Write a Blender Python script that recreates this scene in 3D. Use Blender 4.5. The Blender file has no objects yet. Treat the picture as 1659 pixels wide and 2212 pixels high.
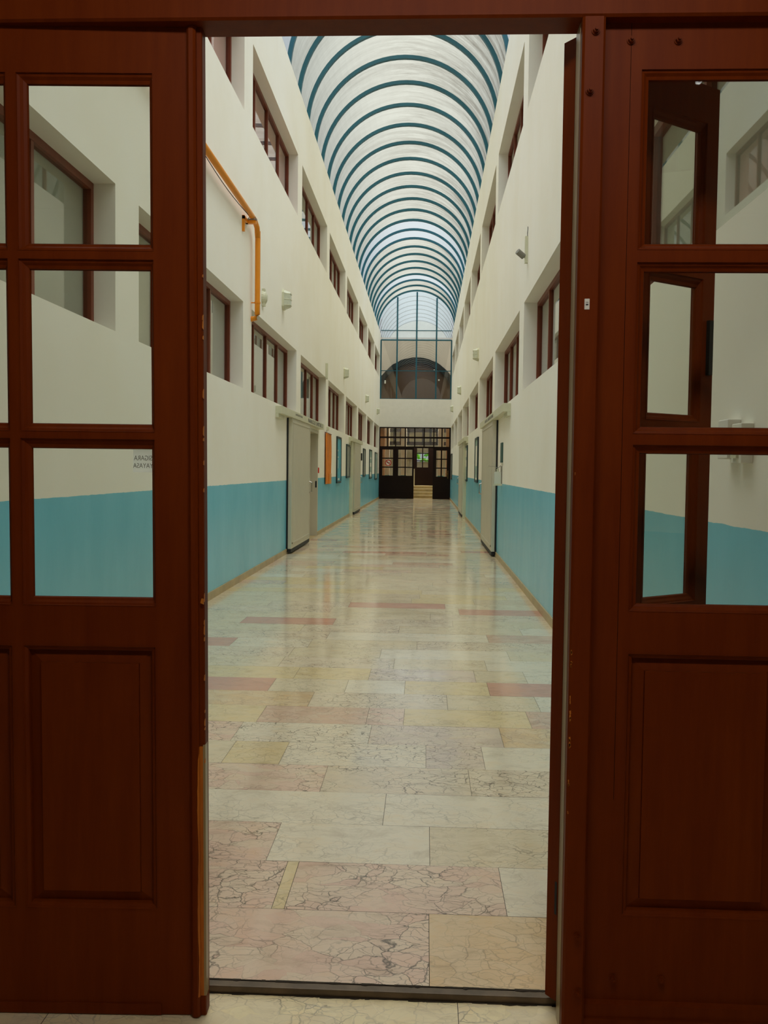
import bpy, bmesh, math, random
from mathutils import Vector, Matrix
random.seed(7)
sc = bpy.context.scene
col = sc.collection

# ------------------------------------------------------------------ camera
EYE = Vector((0, 0, 1.45))
R3 = Matrix(((0.998911008, -0.014210853, 0.044439275),
             (0.045036349, 0.044893186, -0.997976117),
             (0.012187071, 0.998890712, 0.045484302)))
FPX = 2020.0
cam_data = bpy.data.cameras.new('camera')
cam = bpy.data.objects.new('camera', cam_data)
col.objects.link(cam)
cam.matrix_world = Matrix.Translation(EYE) @ R3.to_4x4()
cam_data.sensor_fit = 'VERTICAL'
cam_data.sensor_height = 24.0
cam_data.lens = 24.0 * FPX / 2212.0
cam_data.clip_start = 0.05
cam_data.clip_end = 300
sc.camera = cam
sc.view_settings.view_transform = 'Standard'
sc.view_settings.look = 'None'
sc.view_settings.gamma = 1.0
sc.view_settings.use_curve_mapping = False
sc.view_settings.exposure = 0.0
try:
    sc.cycles.max_bounces = 14
    sc.cycles.diffuse_bounces = 7
    sc.cycles.glossy_bounces = 5
    sc.cycles.transparent_max_bounces = 24
    sc.cycles.transmission_bounces = 6
    sc.cycles.caustics_reflective = False
    sc.cycles.caustics_refractive = False
    sc.cycles.sample_clamp_indirect = 4.0
except Exception:
    pass

# ------------------------------------------------------------------ daylight
SKY = 0.40
SUN = 5.8
world = bpy.data.worlds.new('overcast_sky'); sc.world = world
world.use_nodes = True
bg = world.node_tree.nodes['Background']
bg.inputs[0].default_value = (0.86, 0.94, 1.0, 1)
bg.inputs[1].default_value = SKY
sun_data = bpy.data.lights.new('overcast_sun', 'SUN')
sun_data.energy = SUN; sun_data.angle = math.radians(100); sun_data.color = (1.0, 0.98, 0.94)
sun = bpy.data.objects.new('overcast_sun', sun_data); col.objects.link(sun)
sun.rotation_euler = (math.radians(4), math.radians(3), 0)

def area(name, loc, rot, sx, sy, power, color):
    d = bpy.data.lights.new(name, 'AREA'); d.shape = 'RECTANGLE'; d.size = sx; d.size_y = sy
    d.energy = power; d.color = color
    o = bpy.data.objects.new(name, d); col.objects.link(o); o.location = loc; o.rotation_euler = rot
    return o
area('vestibule_lamp', (0.1, 0.75, 3.3), (math.radians(28), 0, 0), 1.6, 0.3, 22, (1.0, 0.95, 0.86))
area('lobby_fill', (-0.5, 50.5, 4.6), (0, 0, 0), 3.0, 1.2, 300, (1.0, 0.95, 0.85))  # added fill light in place of the lobby's daylight, no fitting there

# ------------------------------------------------------------------ measuring helpers
def ray(px, py):
    return R3 @ Vector((px - 829.5, -(py - 1106.0), -FPX))
def onX(px, py, X):
    v = ray(px, py); return EYE + v * (X / v.x)
def onY(px, py, Y):
    v = ray(px, py); return EYE + v * (Y / v.y)
def onZ(px, py, Z):
    v = ray(px, py); return EYE + v * ((Z - EYE.z) / v.z)

# ------------------------------------------------------------------ materials
def lin(c):
    return tuple(((x / 255) / 12.92 if x / 255 <= 0.04045 else ((x / 255 + 0.055) / 1.055) ** 2.4) for x in c) + (1,)
MATS = {}
def nodes_of(name):
    m = bpy.data.materials.new(name); m.use_nodes = True
    nt = m.node_tree; b = nt.nodes['Principled BSDF']; MATS[name] = m
    return m, nt, b
def tex_noise(nt, scale, detail=4, rough=0.55, stretch=None, coord='Object'):
    tc = nt.nodes.new('ShaderNodeTexCoord')
    n = nt.nodes.new('ShaderNodeTexNoise'); n.inputs['Scale'].default_value = scale
    n.inputs['Detail'].default_value = detail; n.inputs['Roughness'].default_value = rough
    if stretch:
        mp = nt.nodes.new('ShaderNodeMapping'); mp.inputs['Scale'].default_value = stretch
        nt.links.new(tc.outputs[coord], mp.inputs[0]); nt.links.new(mp.outputs[0], n.inputs['Vector'])
    else:
        nt.links.new(tc.outputs[coord], n.inputs['Vector'])
    return n
def ramp(nt, src, stops):
    r = nt.nodes.new('ShaderNodeValToRGB'); e = r.color_ramp.elements
    e[0].position, e[0].color = stops[0]; e[1].position, e[1].color = stops[-1]
    for p, c in stops[1:-1]:
        x = e.new(p); x.color = c
    nt.links.new(src, r.inputs[0]); return r
def mixc(nt, fac, a, b, mode='MIX'):
    m = nt.nodes.new('ShaderNodeMix'); m.data_type = 'RGBA'; m.blend_type = mode
    for s, v in ((m.inputs[0], fac), (m.inputs[6], a), (m.inputs[7], b)):
        if hasattr(v, 'links') or isinstance(v, bpy.types.NodeSocket): nt.links.new(v, s)
        else: s.default_value = v
    return m.outputs[2]
def bump(nt, b, src, strength=0.1, dist=0.01):
    bp = nt.nodes.new('ShaderNodeBump'); bp.inputs['Strength'].default_value = strength
    bp.inputs['Distance'].default_value = dist
    nt.links.new(src, bp.inputs['Height']); nt.links.new(bp.outputs[0], b.inputs['Normal'])
def simple(name, c, rough=0.5, metal=0.0, var=0.06, scale=6.0, stretch=None, spec=0.5, bumpk=0.0, linear=False):
    m, nt, b = nodes_of(name)
    base = (tuple(c) + (1,)) if linear else lin(c)
    n = tex_noise(nt, scale, 5, 0.6, stretch)
    lo = tuple(x * (1 - var) for x in base[:3]) + (1,); hi = tuple(min(1, x * (1 + var)) for x in base[:3]) + (1,)
    r = ramp(nt, n.outputs[0], [(0.3, lo), (0.7, hi)])
    nt.links.new(r.outputs[0], b.inputs['Base Color'])
    b.inputs['Roughness'].default_value = rough; b.inputs['Metallic'].default_value = metal
    b.inputs['Specular IOR Level'].default_value = spec
    if bumpk: bump(nt, b, n.outputs[0], bumpk, 0.003)
    return m

# painted corridor wall: cream above, glossy blue dado below
def wall_paint():
    m, nt, b = nodes_of('corridor_wall_paint')
    tc = nt.nodes.new('ShaderNodeTexCoord'); sp = nt.nodes.new('ShaderNodeSeparateXYZ')
    nt.links.new(tc.outputs['Object'], sp.inputs[0])
    wob = tex_noise(nt, 9, 4)
    ad = nt.nodes.new('ShaderNodeMath'); ad.operation = 'MULTIPLY_ADD'
    nt.links.new(wob.outputs[0], ad.inputs[0]); ad.inputs[1].default_value = 0.012
    nt.links.new(sp.outputs[2], ad.inputs[2])
    gt = nt.nodes.new('ShaderNodeMath'); gt.operation = 'GREATER_THAN'
    nt.links.new(ad.outputs[0], gt.inputs[0]); gt.inputs[1].default_value = 1.252
    n1 = tex_noise(nt, 0.7, 6, 0.6)
    white = ramp(nt, n1.outputs[0], [(0.3, (0.84, 0.81, 0.70, 1)), (0.55, (0.87, 0.85, 0.76, 1)), (0.75, (0.88, 0.87, 0.80, 1))])
    # fine grey streaks near the parapet
    st = tex_noise(nt, 3.0, 8, 0.75, (1, 1.5, 0.35))
    stm = ramp(nt, st.outputs[0], [(0.60, (0, 0, 0, 1)), (0.74, (1, 1, 1, 1))])
    hz = nt.nodes.new('ShaderNodeMapRange'); hz.inputs[1].default_value = 7.2; hz.inputs[2].default_value = 8.2
    nt.links.new(sp.outputs[2], hz.inputs[0])
    mu = nt.nodes.new('ShaderNodeMath'); mu.operation = 'MULTIPLY'
    nt.links.new(stm.outputs[0], mu.inputs[0]); nt.links.new(hz.outputs[0], mu.inputs[1])
    mu2 = nt.nodes.new('ShaderNodeMath'); mu2.operation = 'MULTIPLY'; mu2.inputs[1].default_value = 0.5
    nt.links.new(mu.outputs[0], mu2.inputs[0])
    w2 = mixc(nt, mu2.outputs[0], white.outputs[0], (0.38, 0.37, 0.33, 1))
    n2 = tex_noise(nt, 1.2, 6, 0.65, (1, 1, 0.4))
    blue = ramp(nt, n2.outputs[0], [(0.3, (0.14, 0.50, 0.66, 1)), (0.7, (0.21, 0.60, 0.76, 1))])
    c = mixc(nt, gt.outputs[0], blue.outputs[0], w2)
    nt.links.new(c, b.inputs['Base Color'])
    rr = nt.nodes.new('ShaderNodeMapRange'); rr.inputs[3].default_value = 0.27; rr.inputs[4].default_value = 0.75
    nt.links.new(gt.outputs[0], rr.inputs[0]); nt.links.new(rr.outputs[0], b.inputs['Roughness'])
    n3 = tex_noise(nt, 26, 3)
    bump(nt, b, n3.outputs[0], 0.12, 0.004)
    return m
wall_paint()

# veined marble floor: colour per tile from face attribute, veins per tile
def marble(name, vein=1.0, rough=0.10):
    m, nt, b = nodes_of(name)
    at = nt.nodes.new('ShaderNodeAttribute'); at.attribute_name = 'tile'
    of = nt.nodes.new('ShaderNodeAttribute'); of.attribute_name = 'shift'
    tc = nt.nodes.new('ShaderNodeTexCoord')
    add = nt.nodes.new('ShaderNodeVectorMath'); add.operation = 'ADD'
    nt.links.new(tc.outputs['Object'], add.inputs[0]); nt.links.new(of.outputs['Vector'], add.inputs[1])
    warp = nt.nodes.new('ShaderNodeTexNoise'); warp.inputs['Scale'].default_value = 5; warp.inputs['Detail'].default_value = 6
    nt.links.new(add.outputs[0], warp.inputs['Vector'])
    ws = nt.nodes.new('ShaderNodeVectorMath'); ws.operation = 'MULTIPLY_ADD'
    nt.links.new(warp.outputs['Color'], ws.inputs[0]); ws.inputs[1].default_value = (0.16, 0.16, 0.16)
    nt.links.new(add.outputs[0], ws.inputs[2])
    mp = nt.nodes.new('ShaderNodeMapping'); mp.inputs['Scale'].default_value = (1.0, 1.6, 1)
    nt.links.new(ws.outputs[0], mp.inputs[0])
    masks = []
    for sca, w in ((10.0, 0.030), (21.0, 0.05)):
        v = nt.nodes.new('ShaderNodeTexVoronoi'); v.feature = 'DISTANCE_TO_EDGE'; v.inputs['Scale'].default_value = sca
        nt.links.new(mp.outputs[0], v.inputs['Vector'])
        r = ramp(nt, v.outputs['Distance'], [(0.0, (1, 1, 1, 1)), (w, (0, 0, 0, 1))])
        masks.append(r.outputs[0])
    patch = nt.nodes.new('ShaderNodeTexNoise'); patch.inputs['Scale'].default_value = 3.2; patch.inputs['Detail'].default_value = 5
    nt.links.new(add.outputs[0], patch.inputs['Vector'])
    pm = ramp(nt, patch.outputs[0], [(0.36, (0, 0, 0, 1)), (0.56, (1, 1, 1, 1))])
    mx = nt.nodes.new('ShaderNodeMath'); mx.operation = 'MAXIMUM'
    nt.links.new(masks[0], mx.inputs[0])
    h = nt.nodes.new('ShaderNodeMath'); h.operation = 'MULTIPLY'; h.inputs[1].default_value = 0.6
    nt.links.new(masks[1], h.inputs[0]); nt.links.new(h.outputs[0], mx.inputs[1])
    ml = nt.nodes.new('ShaderNodeMath'); ml.operation = 'MULTIPLY'
    nt.links.new(mx.outputs[0], ml.inputs[0]); nt.links.new(pm.outputs[0], ml.inputs[1])
    amt = nt.nodes.new('ShaderNodeMath'); amt.operation = 'MULTIPLY'
    nt.links.new(ml.outputs[0], amt.inputs[0]); nt.links.new(at.outputs['Alpha'], amt.inputs[1])
    am2 = nt.nodes.new('ShaderNodeMath'); am2.operation = 'MULTIPLY'; am2.inputs[1].default_value = 1.0 * vein
    nt.links.new(amt.outputs[0], am2.inputs[0])
    # clouding inside a tile
    cl = nt.nodes.new('ShaderNodeTexNoise'); cl.inputs['Scale'].default_value = 6; cl.inputs['Detail'].default_value = 8
    cl.inputs['Roughness'].default_value = 0.7
    nt.links.new(mp.outputs[0], cl.inputs['Vector'])
    cr = ramp(nt, cl.outputs[0], [(0.3, (0.80, 0.76, 0.72, 1)), (0.5, (1, 1, 1, 1)), (0.72, (1.0, 0.93, 0.84, 1))])
    vc = nt.nodes.new('ShaderNodeTexVoronoi'); vc.inputs['Scale'].default_value = 10.0
    nt.links.new(mp.outputs[0], vc.inputs['Vector'])
    sx_ = nt.nodes.new('ShaderNodeSeparateXYZ'); nt.links.new(vc.outputs['Color'], sx_.inputs[0])
    cm = nt.nodes.new('ShaderNodeMath'); cm.operation = 'MULTIPLY'; nt.links.new(sx_.outputs[0], cm.inputs[0]); nt.links.new(at.outputs['Alpha'], cm.inputs[1])
    cm2 = nt.nodes.new('ShaderNodeMath'); cm2.operation = 'MULTIPLY'; cm2.inputs[1].default_value = 0.65; nt.links.new(cm.outputs[0], cm2.inputs[0])
    tcol = mixc(nt, cm2.outputs[0], at.outputs['Color'], (0.78, 0.66, 0.47, 1))
    base = mixc(nt, 1.0, tcol, cr.outputs[0], 'MULTIPLY')
    c = mixc(nt, am2.outputs[0], base, (0.10, 0.075, 0.055, 1))
    nt.links.new(c, b.inputs['Base Color'])
    rn = nt.nodes.new('ShaderNodeTexNoise'); rn.inputs['Scale'].default_value = 2.5
    nt.links.new(tc.outputs['Object'], rn.inputs['Vector'])
    rr = nt.nodes.new('ShaderNodeMapRange'); rr.inputs[1].default_value = 0.3; rr.inputs[2].default_value = 0.7
    rr.inputs[3].default_value = rough * 0.7; rr.inputs[4].default_value = rough * 1.5
    nt.links.new(rn.outputs[0], rr.inputs[0]); nt.links.new(rr.outputs[0], b.inputs['Roughness'])
    b.inputs['Specular IOR Level'].default_value = 0.5
    return m
marble('polished_marble', 1.0, 0.11)
marble('vestibule_marble', 0.8, 0.25)

def wood(name, a, c, rough=0.42, spec=0.35):
    m, nt, b = nodes_of(name)
    n = tex_noise(nt, 5, 8, 0.7, (5, 5, 0.45)); n2 = tex_noise(nt, 1.3, 4, 0.5)
    r = ramp(nt, n.outputs[0], [(0.25, tuple(a) + (1,)), (0.8, tuple(c) + (1,))])
    r2 = ramp(nt, n2.outputs[0], [(0.3, (0.85, 0.78, 0.7, 1)), (0.7, (1, 1, 1, 1))])
    nt.links.new(mixc(nt, 1.0, r.outputs[0], r2.outputs[0], 'MULTIPLY'), b.inputs['Base Color'])
    b.inputs['Roughness'].default_value = rough; b.inputs['Specular IOR Level'].default_value = spec
    bump(nt, b, n.outputs[0], 0.06, 0.003)
    return m
wood('brown_gloss_paint', (0.130, 0.0185, 0.0012), (0.195, 0.034, 0.0024), 0.45, 0.08)
wood('dark_far_wood', (0.009, 0.0035, 0.002), (0.014, 0.005, 0.003), 0.45, 0.15)
wood('bare_split_wood', (0.30, 0.055, 0.004), (0.80, 0.27, 0.02), 0.6)
wood('window_wood', (0.17, 0.040, 0.018), (0.24, 0.062, 0.028), 0.45)
simple('lit_side_worn_edge', (150, 128, 88), 0.28, 0, 0.15, 4, (3, 3, 0.5))  # beige of the post side in corridor light, also the worn leaf edge
simple('teal_paint', (6, 82, 98), 0.4, 0, 0.12)
simple('door_grey', (196, 192, 172), 0.4, 0, 0.04, 2)
simple('cream_plastic', (205, 205, 178), 0.4)
simple('lamp_glass', (196, 200, 180), 0.2, 0, 0.1, 30)
simple('black_rubber_and_shade', (14, 14, 14), 0.6)  # small black parts, and the shade painted into sliding door gaps
simple('gas_yellow', (226, 140, 8), 0.35, 0, 0.06)
simple('steel', (170, 168, 160), 0.25, 0.9)
simple('brass', (140, 100, 50), 0.3, 0.9)
simple('sill_metal', (96, 80, 62), 0.42, 0.5, 0.3, 14)
simple('dirt', (48, 36, 20), 0.95, 0, 0.5, 60)
simple('skirting_stone', (176, 154, 112), 0.4, 0, 0.18, 4)
simple('orange_cloth', (206, 116, 10), 0.8, 0, 0.35, 1.5)
simple('board_blue', (60, 160, 185), 0.5, 0, 0.25, 3)
simple('board_grey', (130, 134, 124), 0.5, 0, 0.35, 6)
simple('board_pale', (150, 175, 165), 0.5, 0, 0.35, 6)
simple('board_frame', (10, 38, 40), 0.4)
simple('white_paper', (226, 224, 212), 0.8, 0, 0.03)
simple('ink', (60, 60, 66), 0.8)
simple('ink_red', (190, 40, 30), 0.6)
simple('alarm_red', (210, 40, 20), 0.4)
simple('grey_screen', (146, 152, 150), 0.6, 0, 0.08, 1.5)
simple('backing_grey', (176, 172, 156), 0.9, 0, 0.10, 1.2)  # grey carries the opposite wall's reflection in the window panes
simple('backing_pink', (214, 122, 106), 0.9, 0, 0.10, 1.2)
simple('blind_green', (60, 92, 84), 0.9, 0, 0.10, 1.2)
simple('vestibule_plaster', (150, 140, 118), 0.9, 0, 0.05)
simple('lobby_plaster', (190, 186, 168), 0.9, 0, 0.05)
simple('lobby_orange', (176, 118, 66), 0.7, 0, 0.3, 2)
simple('vault_brown', (74, 46, 8), 0.8, 0, 0.12, 1.5, (1, 1, 0.3))
simple('vault_dark', (24, 22, 14), 0.9, 0, 0.2, 4)
simple('gable_plaster', (196, 180, 160), 0.9, 0, 0.12, 0.8, (1, 1, 0.25))
simple('end_wall_white', (226, 224, 216), 0.85, 0, 0.03)
simple('stair_marble', (190, 165, 110), 0.35, 0, 0.15, 4)
simple('stair_edge', (232, 220, 180), 0.4)
simple('leaf_green', (120, 190, 50), 0.8, 0, 0.5, 8)
simple('cable_grey', (120, 118, 108), 0.6)
simple('bottle_plastic', (206, 212, 200), 0.3, 0, 0.03)
def glass(name, tint=(0.93, 0.97, 0.95), refl=0.35, rough=0.01):
    m, nt, b = nodes_of(name); nt.nodes.remove(b)
    out = nt.nodes['Material Output']
    t = nt.nodes.new('ShaderNodeBsdfTransparent'); t.inputs[0].default_value = tint + (1,)
    g = nt.nodes.new('ShaderNodeBsdfGlossy'); g.inputs['Roughness'].default_value = rough
    lw = nt.nodes.new('ShaderNodeLayerWeight'); lw.inputs[0].default_value = 0.5
    pw = nt.nodes.new('ShaderNodeMath'); pw.operation = 'POWER'; pw.inputs[1].default_value = 5.0
    nt.links.new(lw.outputs['Facing'], pw.inputs[0])
    ma = nt.nodes.new('ShaderNodeMath'); ma.operation = 'MULTIPLY_ADD'; ma.inputs[1].default_value = 1 - refl; ma.inputs[2].default_value = refl
    nt.links.new(pw.outputs[0], ma.inputs[0])
    mx = nt.nodes.new('ShaderNodeMixShader')
    nt.links.new(ma.outputs[0], mx.inputs[0]); nt.links.new(t.outputs[0], mx.inputs[1]); nt.links.new(g.outputs[0], mx.inputs[2])
    nt.links.new(mx.outputs[0], out.inputs[0]); return m
glass('door_glass', (0.97, 0.98, 0.95), 0.045)
glass('window_glass', (0.95, 0.97, 0.95), 0.10)
def sheet(name, body, tr, dirt):
    m, nt, b = nodes_of(name); nt.nodes.remove(b); out = nt.nodes['Material Output']
    n = tex_noise(nt, 2.2, 9, 0.8, (0.35, 2.2, 0.35))
    n2 = tex_noise(nt, 0.5, 3, 0.5)
    r = ramp(nt, n.outputs[0], [(0.36, (1, 1, 1, 1)), (0.66, (0.24, 0.20, 0.16, 1))])
    r2 = ramp(nt, n2.outputs[0], [(0.3, (0.35, 0.35, 0.35, 1)), (0.65, (1, 1, 1, 1))])
    f = nt.nodes.new('ShaderNodeMath'); f.operation = 'MULTIPLY'; f.inputs[1].default_value = dirt
    nt.links.new(r2.outputs[0], f.inputs[0])
    tc2 = nt.nodes.new('ShaderNodeTexCoord'); sp2 = nt.nodes.new('ShaderNodeSeparateXYZ'); nt.links.new(tc2.outputs['Object'], sp2.inputs[0])
    mr = nt.nodes.new('ShaderNodeMapRange'); mr.inputs[1].default_value = -1.2; mr.inputs[2].default_value = 0.9; mr.inputs[3].default_value = 0.35; mr.inputs[4].default_value = 1.0
    nt.links.new(sp2.outputs[0], mr.inputs[0])
    f2 = nt.nodes.new('ShaderNodeMath'); f2.operation = 'MULTIPLY'; nt.links.new(f.outputs[0], f2.inputs[0]); nt.links.new(mr.outputs[0], f2.inputs[1])
    d = mixc(nt, f2.outputs[0], (1, 1, 1, 1), r.outputs[0])
    cb = mixc(nt, 1.0, body + (1,), d, 'MULTIPLY'); ct = mixc(nt, 1.0, tr + (1,), d, 'MULTIPLY')
    t = nt.nodes.new('ShaderNodeBsdfTransparent'); nt.links.new(ct, t.inputs[0])
    tl = nt.nodes.new('ShaderNodeBsdfTranslucent'); nt.links.new(cb, tl.inputs[0])
    mx = nt.nodes.new('ShaderNodeMixShader'); mx.inputs[0].default_value = 0.25
    nt.links.new(t.outputs[0], mx.inputs[1]); nt.links.new(tl.outputs[0], mx.inputs[2])
    nt.links.new(mx.outputs[0], out.inputs[0]); return m
sheet('roof_sheet_aged', (1.0, 0.99, 0.86), (1.0, 0.99, 0.87), 1.0)
sheet('roof_sheet_new', (0.90, 0.97, 1.0), (0.96, 0.99, 1.0), 0.1)
sheet('frosted_gable', (0.90, 0.94, 0.95), (0.95, 0.98, 0.98), 0.05)
m_, nt_, b_ = nodes_of('thin_paper'); nt_.nodes.remove(b_)
t_ = nt_.nodes.new('ShaderNodeBsdfTranslucent'); t_.inputs[0].default_value = (1, 1, .98, 1)
d_ = nt_.nodes.new('ShaderNodeBsdfDiffuse'); d_.inputs[0].default_value = (.9, .9, .88, 1)
x_ = nt_.nodes.new('ShaderNodeMixShader'); x_.inputs[0].default_value = .08
nt_.links.new(t_.outputs[0], x_.inputs[1]); nt_.links.new(d_.outputs[0], x_.inputs[2]); nt_.links.new(x_.outputs[0], nt_.nodes['Material Output'].inputs[0])
mt, nt_, b_ = nodes_of('tube_glow'); b_.inputs['Emission Color'].default_value = (1, 1, 0.94, 1); b_.inputs['Emission Strength'].default_value = 6

# ------------------------------------------------------------------ mesh helpers
class MB:
    def __init__(s): s.v, s.f, s.mi, s.tile, s.shift = [], [], [], None, None
    def quad(s, a, b, c, d, mi=0):
        k = len(s.v); s.v += [tuple(a), tuple(b), tuple(c), tuple(d)]; s.f.append((k, k + 1, k + 2, k + 3)); s.mi.append(mi)
    def box(s, a, b, mi=0):
        x0, y0, z0 = (min(a[i], b[i]) for i in range(3)); x1, y1, z1 = (max(a[i], b[i]) for i in range(3))
        k = len(s.v)
        s.v += [(x0, y0, z0), (x1, y0, z0), (x1, y1, z0), (x0, y1, z0), (x0, y0, z1), (x1, y0, z1), (x1, y1, z1), (x0, y1, z1)]
        for f in ((0, 3, 2, 1), (4, 5, 6, 7), (0, 1, 5, 4), (1, 2, 6, 5), (2, 3, 7, 6), (3, 0, 4, 7)):
            s.f.append(tuple(k + i for i in f)); s.mi.append(mi)
        return s
    def prism(s, pts, axis, a, b, mi=0):
        """extrude a closed 2-D outline (in the two other axes, in order) from a to b along axis"""
        n = len(pts); k = len(s.v)
        for t in (a, b):
            for p in pts:
                q = [p[0], p[1]]; q.insert(axis, t); s.v.append(tuple(q))
        s.f.append(tuple(range(k, k + n))[::-1]); s.f.append(tuple(range(k + n, k + 2 * n))); s.mi += [mi, mi]
        for i in range(n):
            j = (i + 1) % n; s.f.append((k + i, k + j, k + n + j, k + n + i)); s.mi.append(mi)
        return s
    def tube(s, path, r, n=10, mi=0, cap=True):
        path = [Vector(p) for p in path]; rings = []
        for i, p in enumerate(path):
            d = (path[min(i + 1, len(path) - 1)] - path[max(i - 1, 0)]).normalized()
            u = d.cross(Vector((0, 0, 1)))
            if u.length < 0.1: u = d.cross(Vector((1, 0, 0)))
            u.normalize(); w = d.cross(u); rr = r[i] if isinstance(r, (list, tuple)) else r
            k = len(s.v)
            for a in range(n):
                t = 2 * math.pi * a / n; s.v.append(tuple(p + (u * math.cos(t) + w * math.sin(t)) * rr))
            rings.append(k)
        for a, b in zip(rings, rings[1:]):
            for i in range(n):
                j = (i + 1) % n; s.f.append((a + i, a + j, b + j, b + i)); s.mi.append(mi)
        if cap:
            s.f.append(tuple(rings[0] + i for i in range(n))[::-1]); s.f.append(tuple(rings[-1] + i for i in range(n))); s.mi += [mi, mi]
        return s
    def build(s, name, mats, parent=None, smooth=False, bevel=0.0, fix=True):
        me = bpy.data.meshes.new(name); me.from_pydata(s.v, [], s.f)
        if not isinstance(mats, (list, tuple)): mats = [mats]
        for m in mats: me.materials.append(MATS[m])
        me.polygons.foreach_set('material_index', s.mi)
        if fix:
            bm = bmesh.new(); bm.from_mesh(me); bmesh.ops.recalc_face_normals(bm, faces=bm.faces); bm.to_mesh(me); bm.free()
        if smooth: me.polygons.foreach_set('use_smooth', [True] * len(me.polygons))
        me.update()
        o = bpy.data.objects.new(name, me); col.objects.link(o)
        if parent: o.parent = parent
        if bevel:
            md = o.modifiers.new('bevel', 'BEVEL'); md.width = bevel; md.segments = 2; md.limit_method = 'ANGLE'
        return o
def tag(o, label=None, cat=None, group=None, kind=None):
    if label: o['label'] = label
    if cat: o['category'] = cat
    if group: o['group'] = group
    if kind: o['kind'] = kind
    return o
def empty(name, loc=(0, 0, 0), rz=0.0, **k):
    o = bpy.data.objects.new(name, None); col.objects.link(o); o.location = loc; o.rotation_euler = (0, 0, rz)
    o.empty_display_size = 0.1
    return tag(o, **k)
def text(name, s, size, loc, rot, mat, parent, sx=1.0, mirror=False, depth=0.0005):
    cu = bpy.data.curves.new(name, 'FONT'); cu.body = s; cu.size = size; cu.extrude = depth
    cu.align_x = 'CENTER'; cu.align_y = 'CENTER'
    cu.materials.append(MATS[mat])
    tmp = bpy.data.objects.new(name, cu); col.objects.link(tmp)
    bpy.context.view_layer.update()
    me = bpy.data.meshes.new_from_object(tmp.evaluated_get(bpy.context.evaluated_depsgraph_get()))
    bpy.data.objects.remove(tmp)
    if not me.materials: me.materials.append(MATS[mat])
    o = bpy.data.objects.new(name, me); col.objects.link(o); o.parent = parent
    o.location = loc; o.rotation_euler = rot; o.scale = ((-sx if mirror else sx), 1, 1)
    return o

# ------------------------------------------------------------------ the corridor shell
XL, XR, YE = -2.353, 1.198, 46.6
TOP = 8.2
TH = 0.42
PER, PIER = 4.90, 0.572
ENDS = [11.90 + PER * (i - 1) for i in range(0, 9)]        # far edges of the windows
WIN = [(e - PER + PIER, e) for e in ENDS]                   # (near, far) along the corridor
ZLO, ZUP = (2.465, 3.56), (5.95, 7.02)
YW0 = 2.40
def long_wall(name, X, side, doors):
    m = MB(); xo = X + side * TH
    def bx(y0, y1, z0, z1):
        # split around door openings
        if z0 < 2.2:
            cuts = [d for d in doors if d[0] < y1 and d[1] > y0]
            for d in cuts:
                if d[0] > y0: bx2(y0, d[0], z0, z1)
                bx2(max(y0, d[0]), min(y1, d[1]), 2.22, z1)
                if d[1] < y1: bx(d[1], y1, z0, z1)
                return
        bx2(y0, y1, z0, z1)
    def bx2(y0, y1, z0, z1): m.box((X, y0, z0), (xo, y1, z1))
    edges = [YW0]; 
    bx(YW0, YE + 0.3, -0.1, ZLO[0])
    prev = YW0
    for (a, b) in WIN:
        for (z0, z1) in (ZLO, ZUP):
            m.box((X, prev, z0), (xo, a, z1))
        prev = b
    for (z0, z1) in (ZLO, ZUP): m.box((X, prev, z0), (xo, YE + 0.3, z1))
    m.box((X, YW0, ZLO[1]), (xo, YE + 0.3, ZUP[0]))
    m.box((X, YW0, ZUP[1]), (xo, YE + 0.3, TOP))
    o = m.build(name, 'corridor_wall_paint')
    return tag(o, kind='structure')
LD = [(18.05, 20.15), (29.9, 32.2)]
RD = [(15.9, 18.0), (29.3, 31.8)]
wl = long_wall('wall_left', XL, -1, LD); wl['label'] = 'long cream corridor wall with blue dado on the left'
wr = long_wall('wall_right', XR, 1, RD); wr['label'] = 'long cream corridor wall with blue dado on the right'

# skirtings
sk = MB().box((XL, 2.6, 0), (XL + 0.015, LD[0][0], 0.085)).box((XL, LD[0][1], 0), (XL + 0.015, LD[1][0], 0.085)).box((XL, LD[1][1], 0), (XL + 0.015, YE, 0.085))
tag(sk.build('baseboard_left', 'skirting_stone'), 'low beige stone skirting along the left corridor wall', kind='structure')
sk = MB().box((XR - 0.015, 2.6, 0), (XR, RD[0][0], 0.085)).box((XR - 0.015, RD[0][1], 0), (XR, RD[1][0], 0.085)).box((XR - 0.015, RD[1][1], 0), (XR, YE, 0.085))
tag(sk.build('baseboard_right', 'skirting_stone'), 'low beige stone skirting along the right corridor wall', kind='structure')

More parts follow.
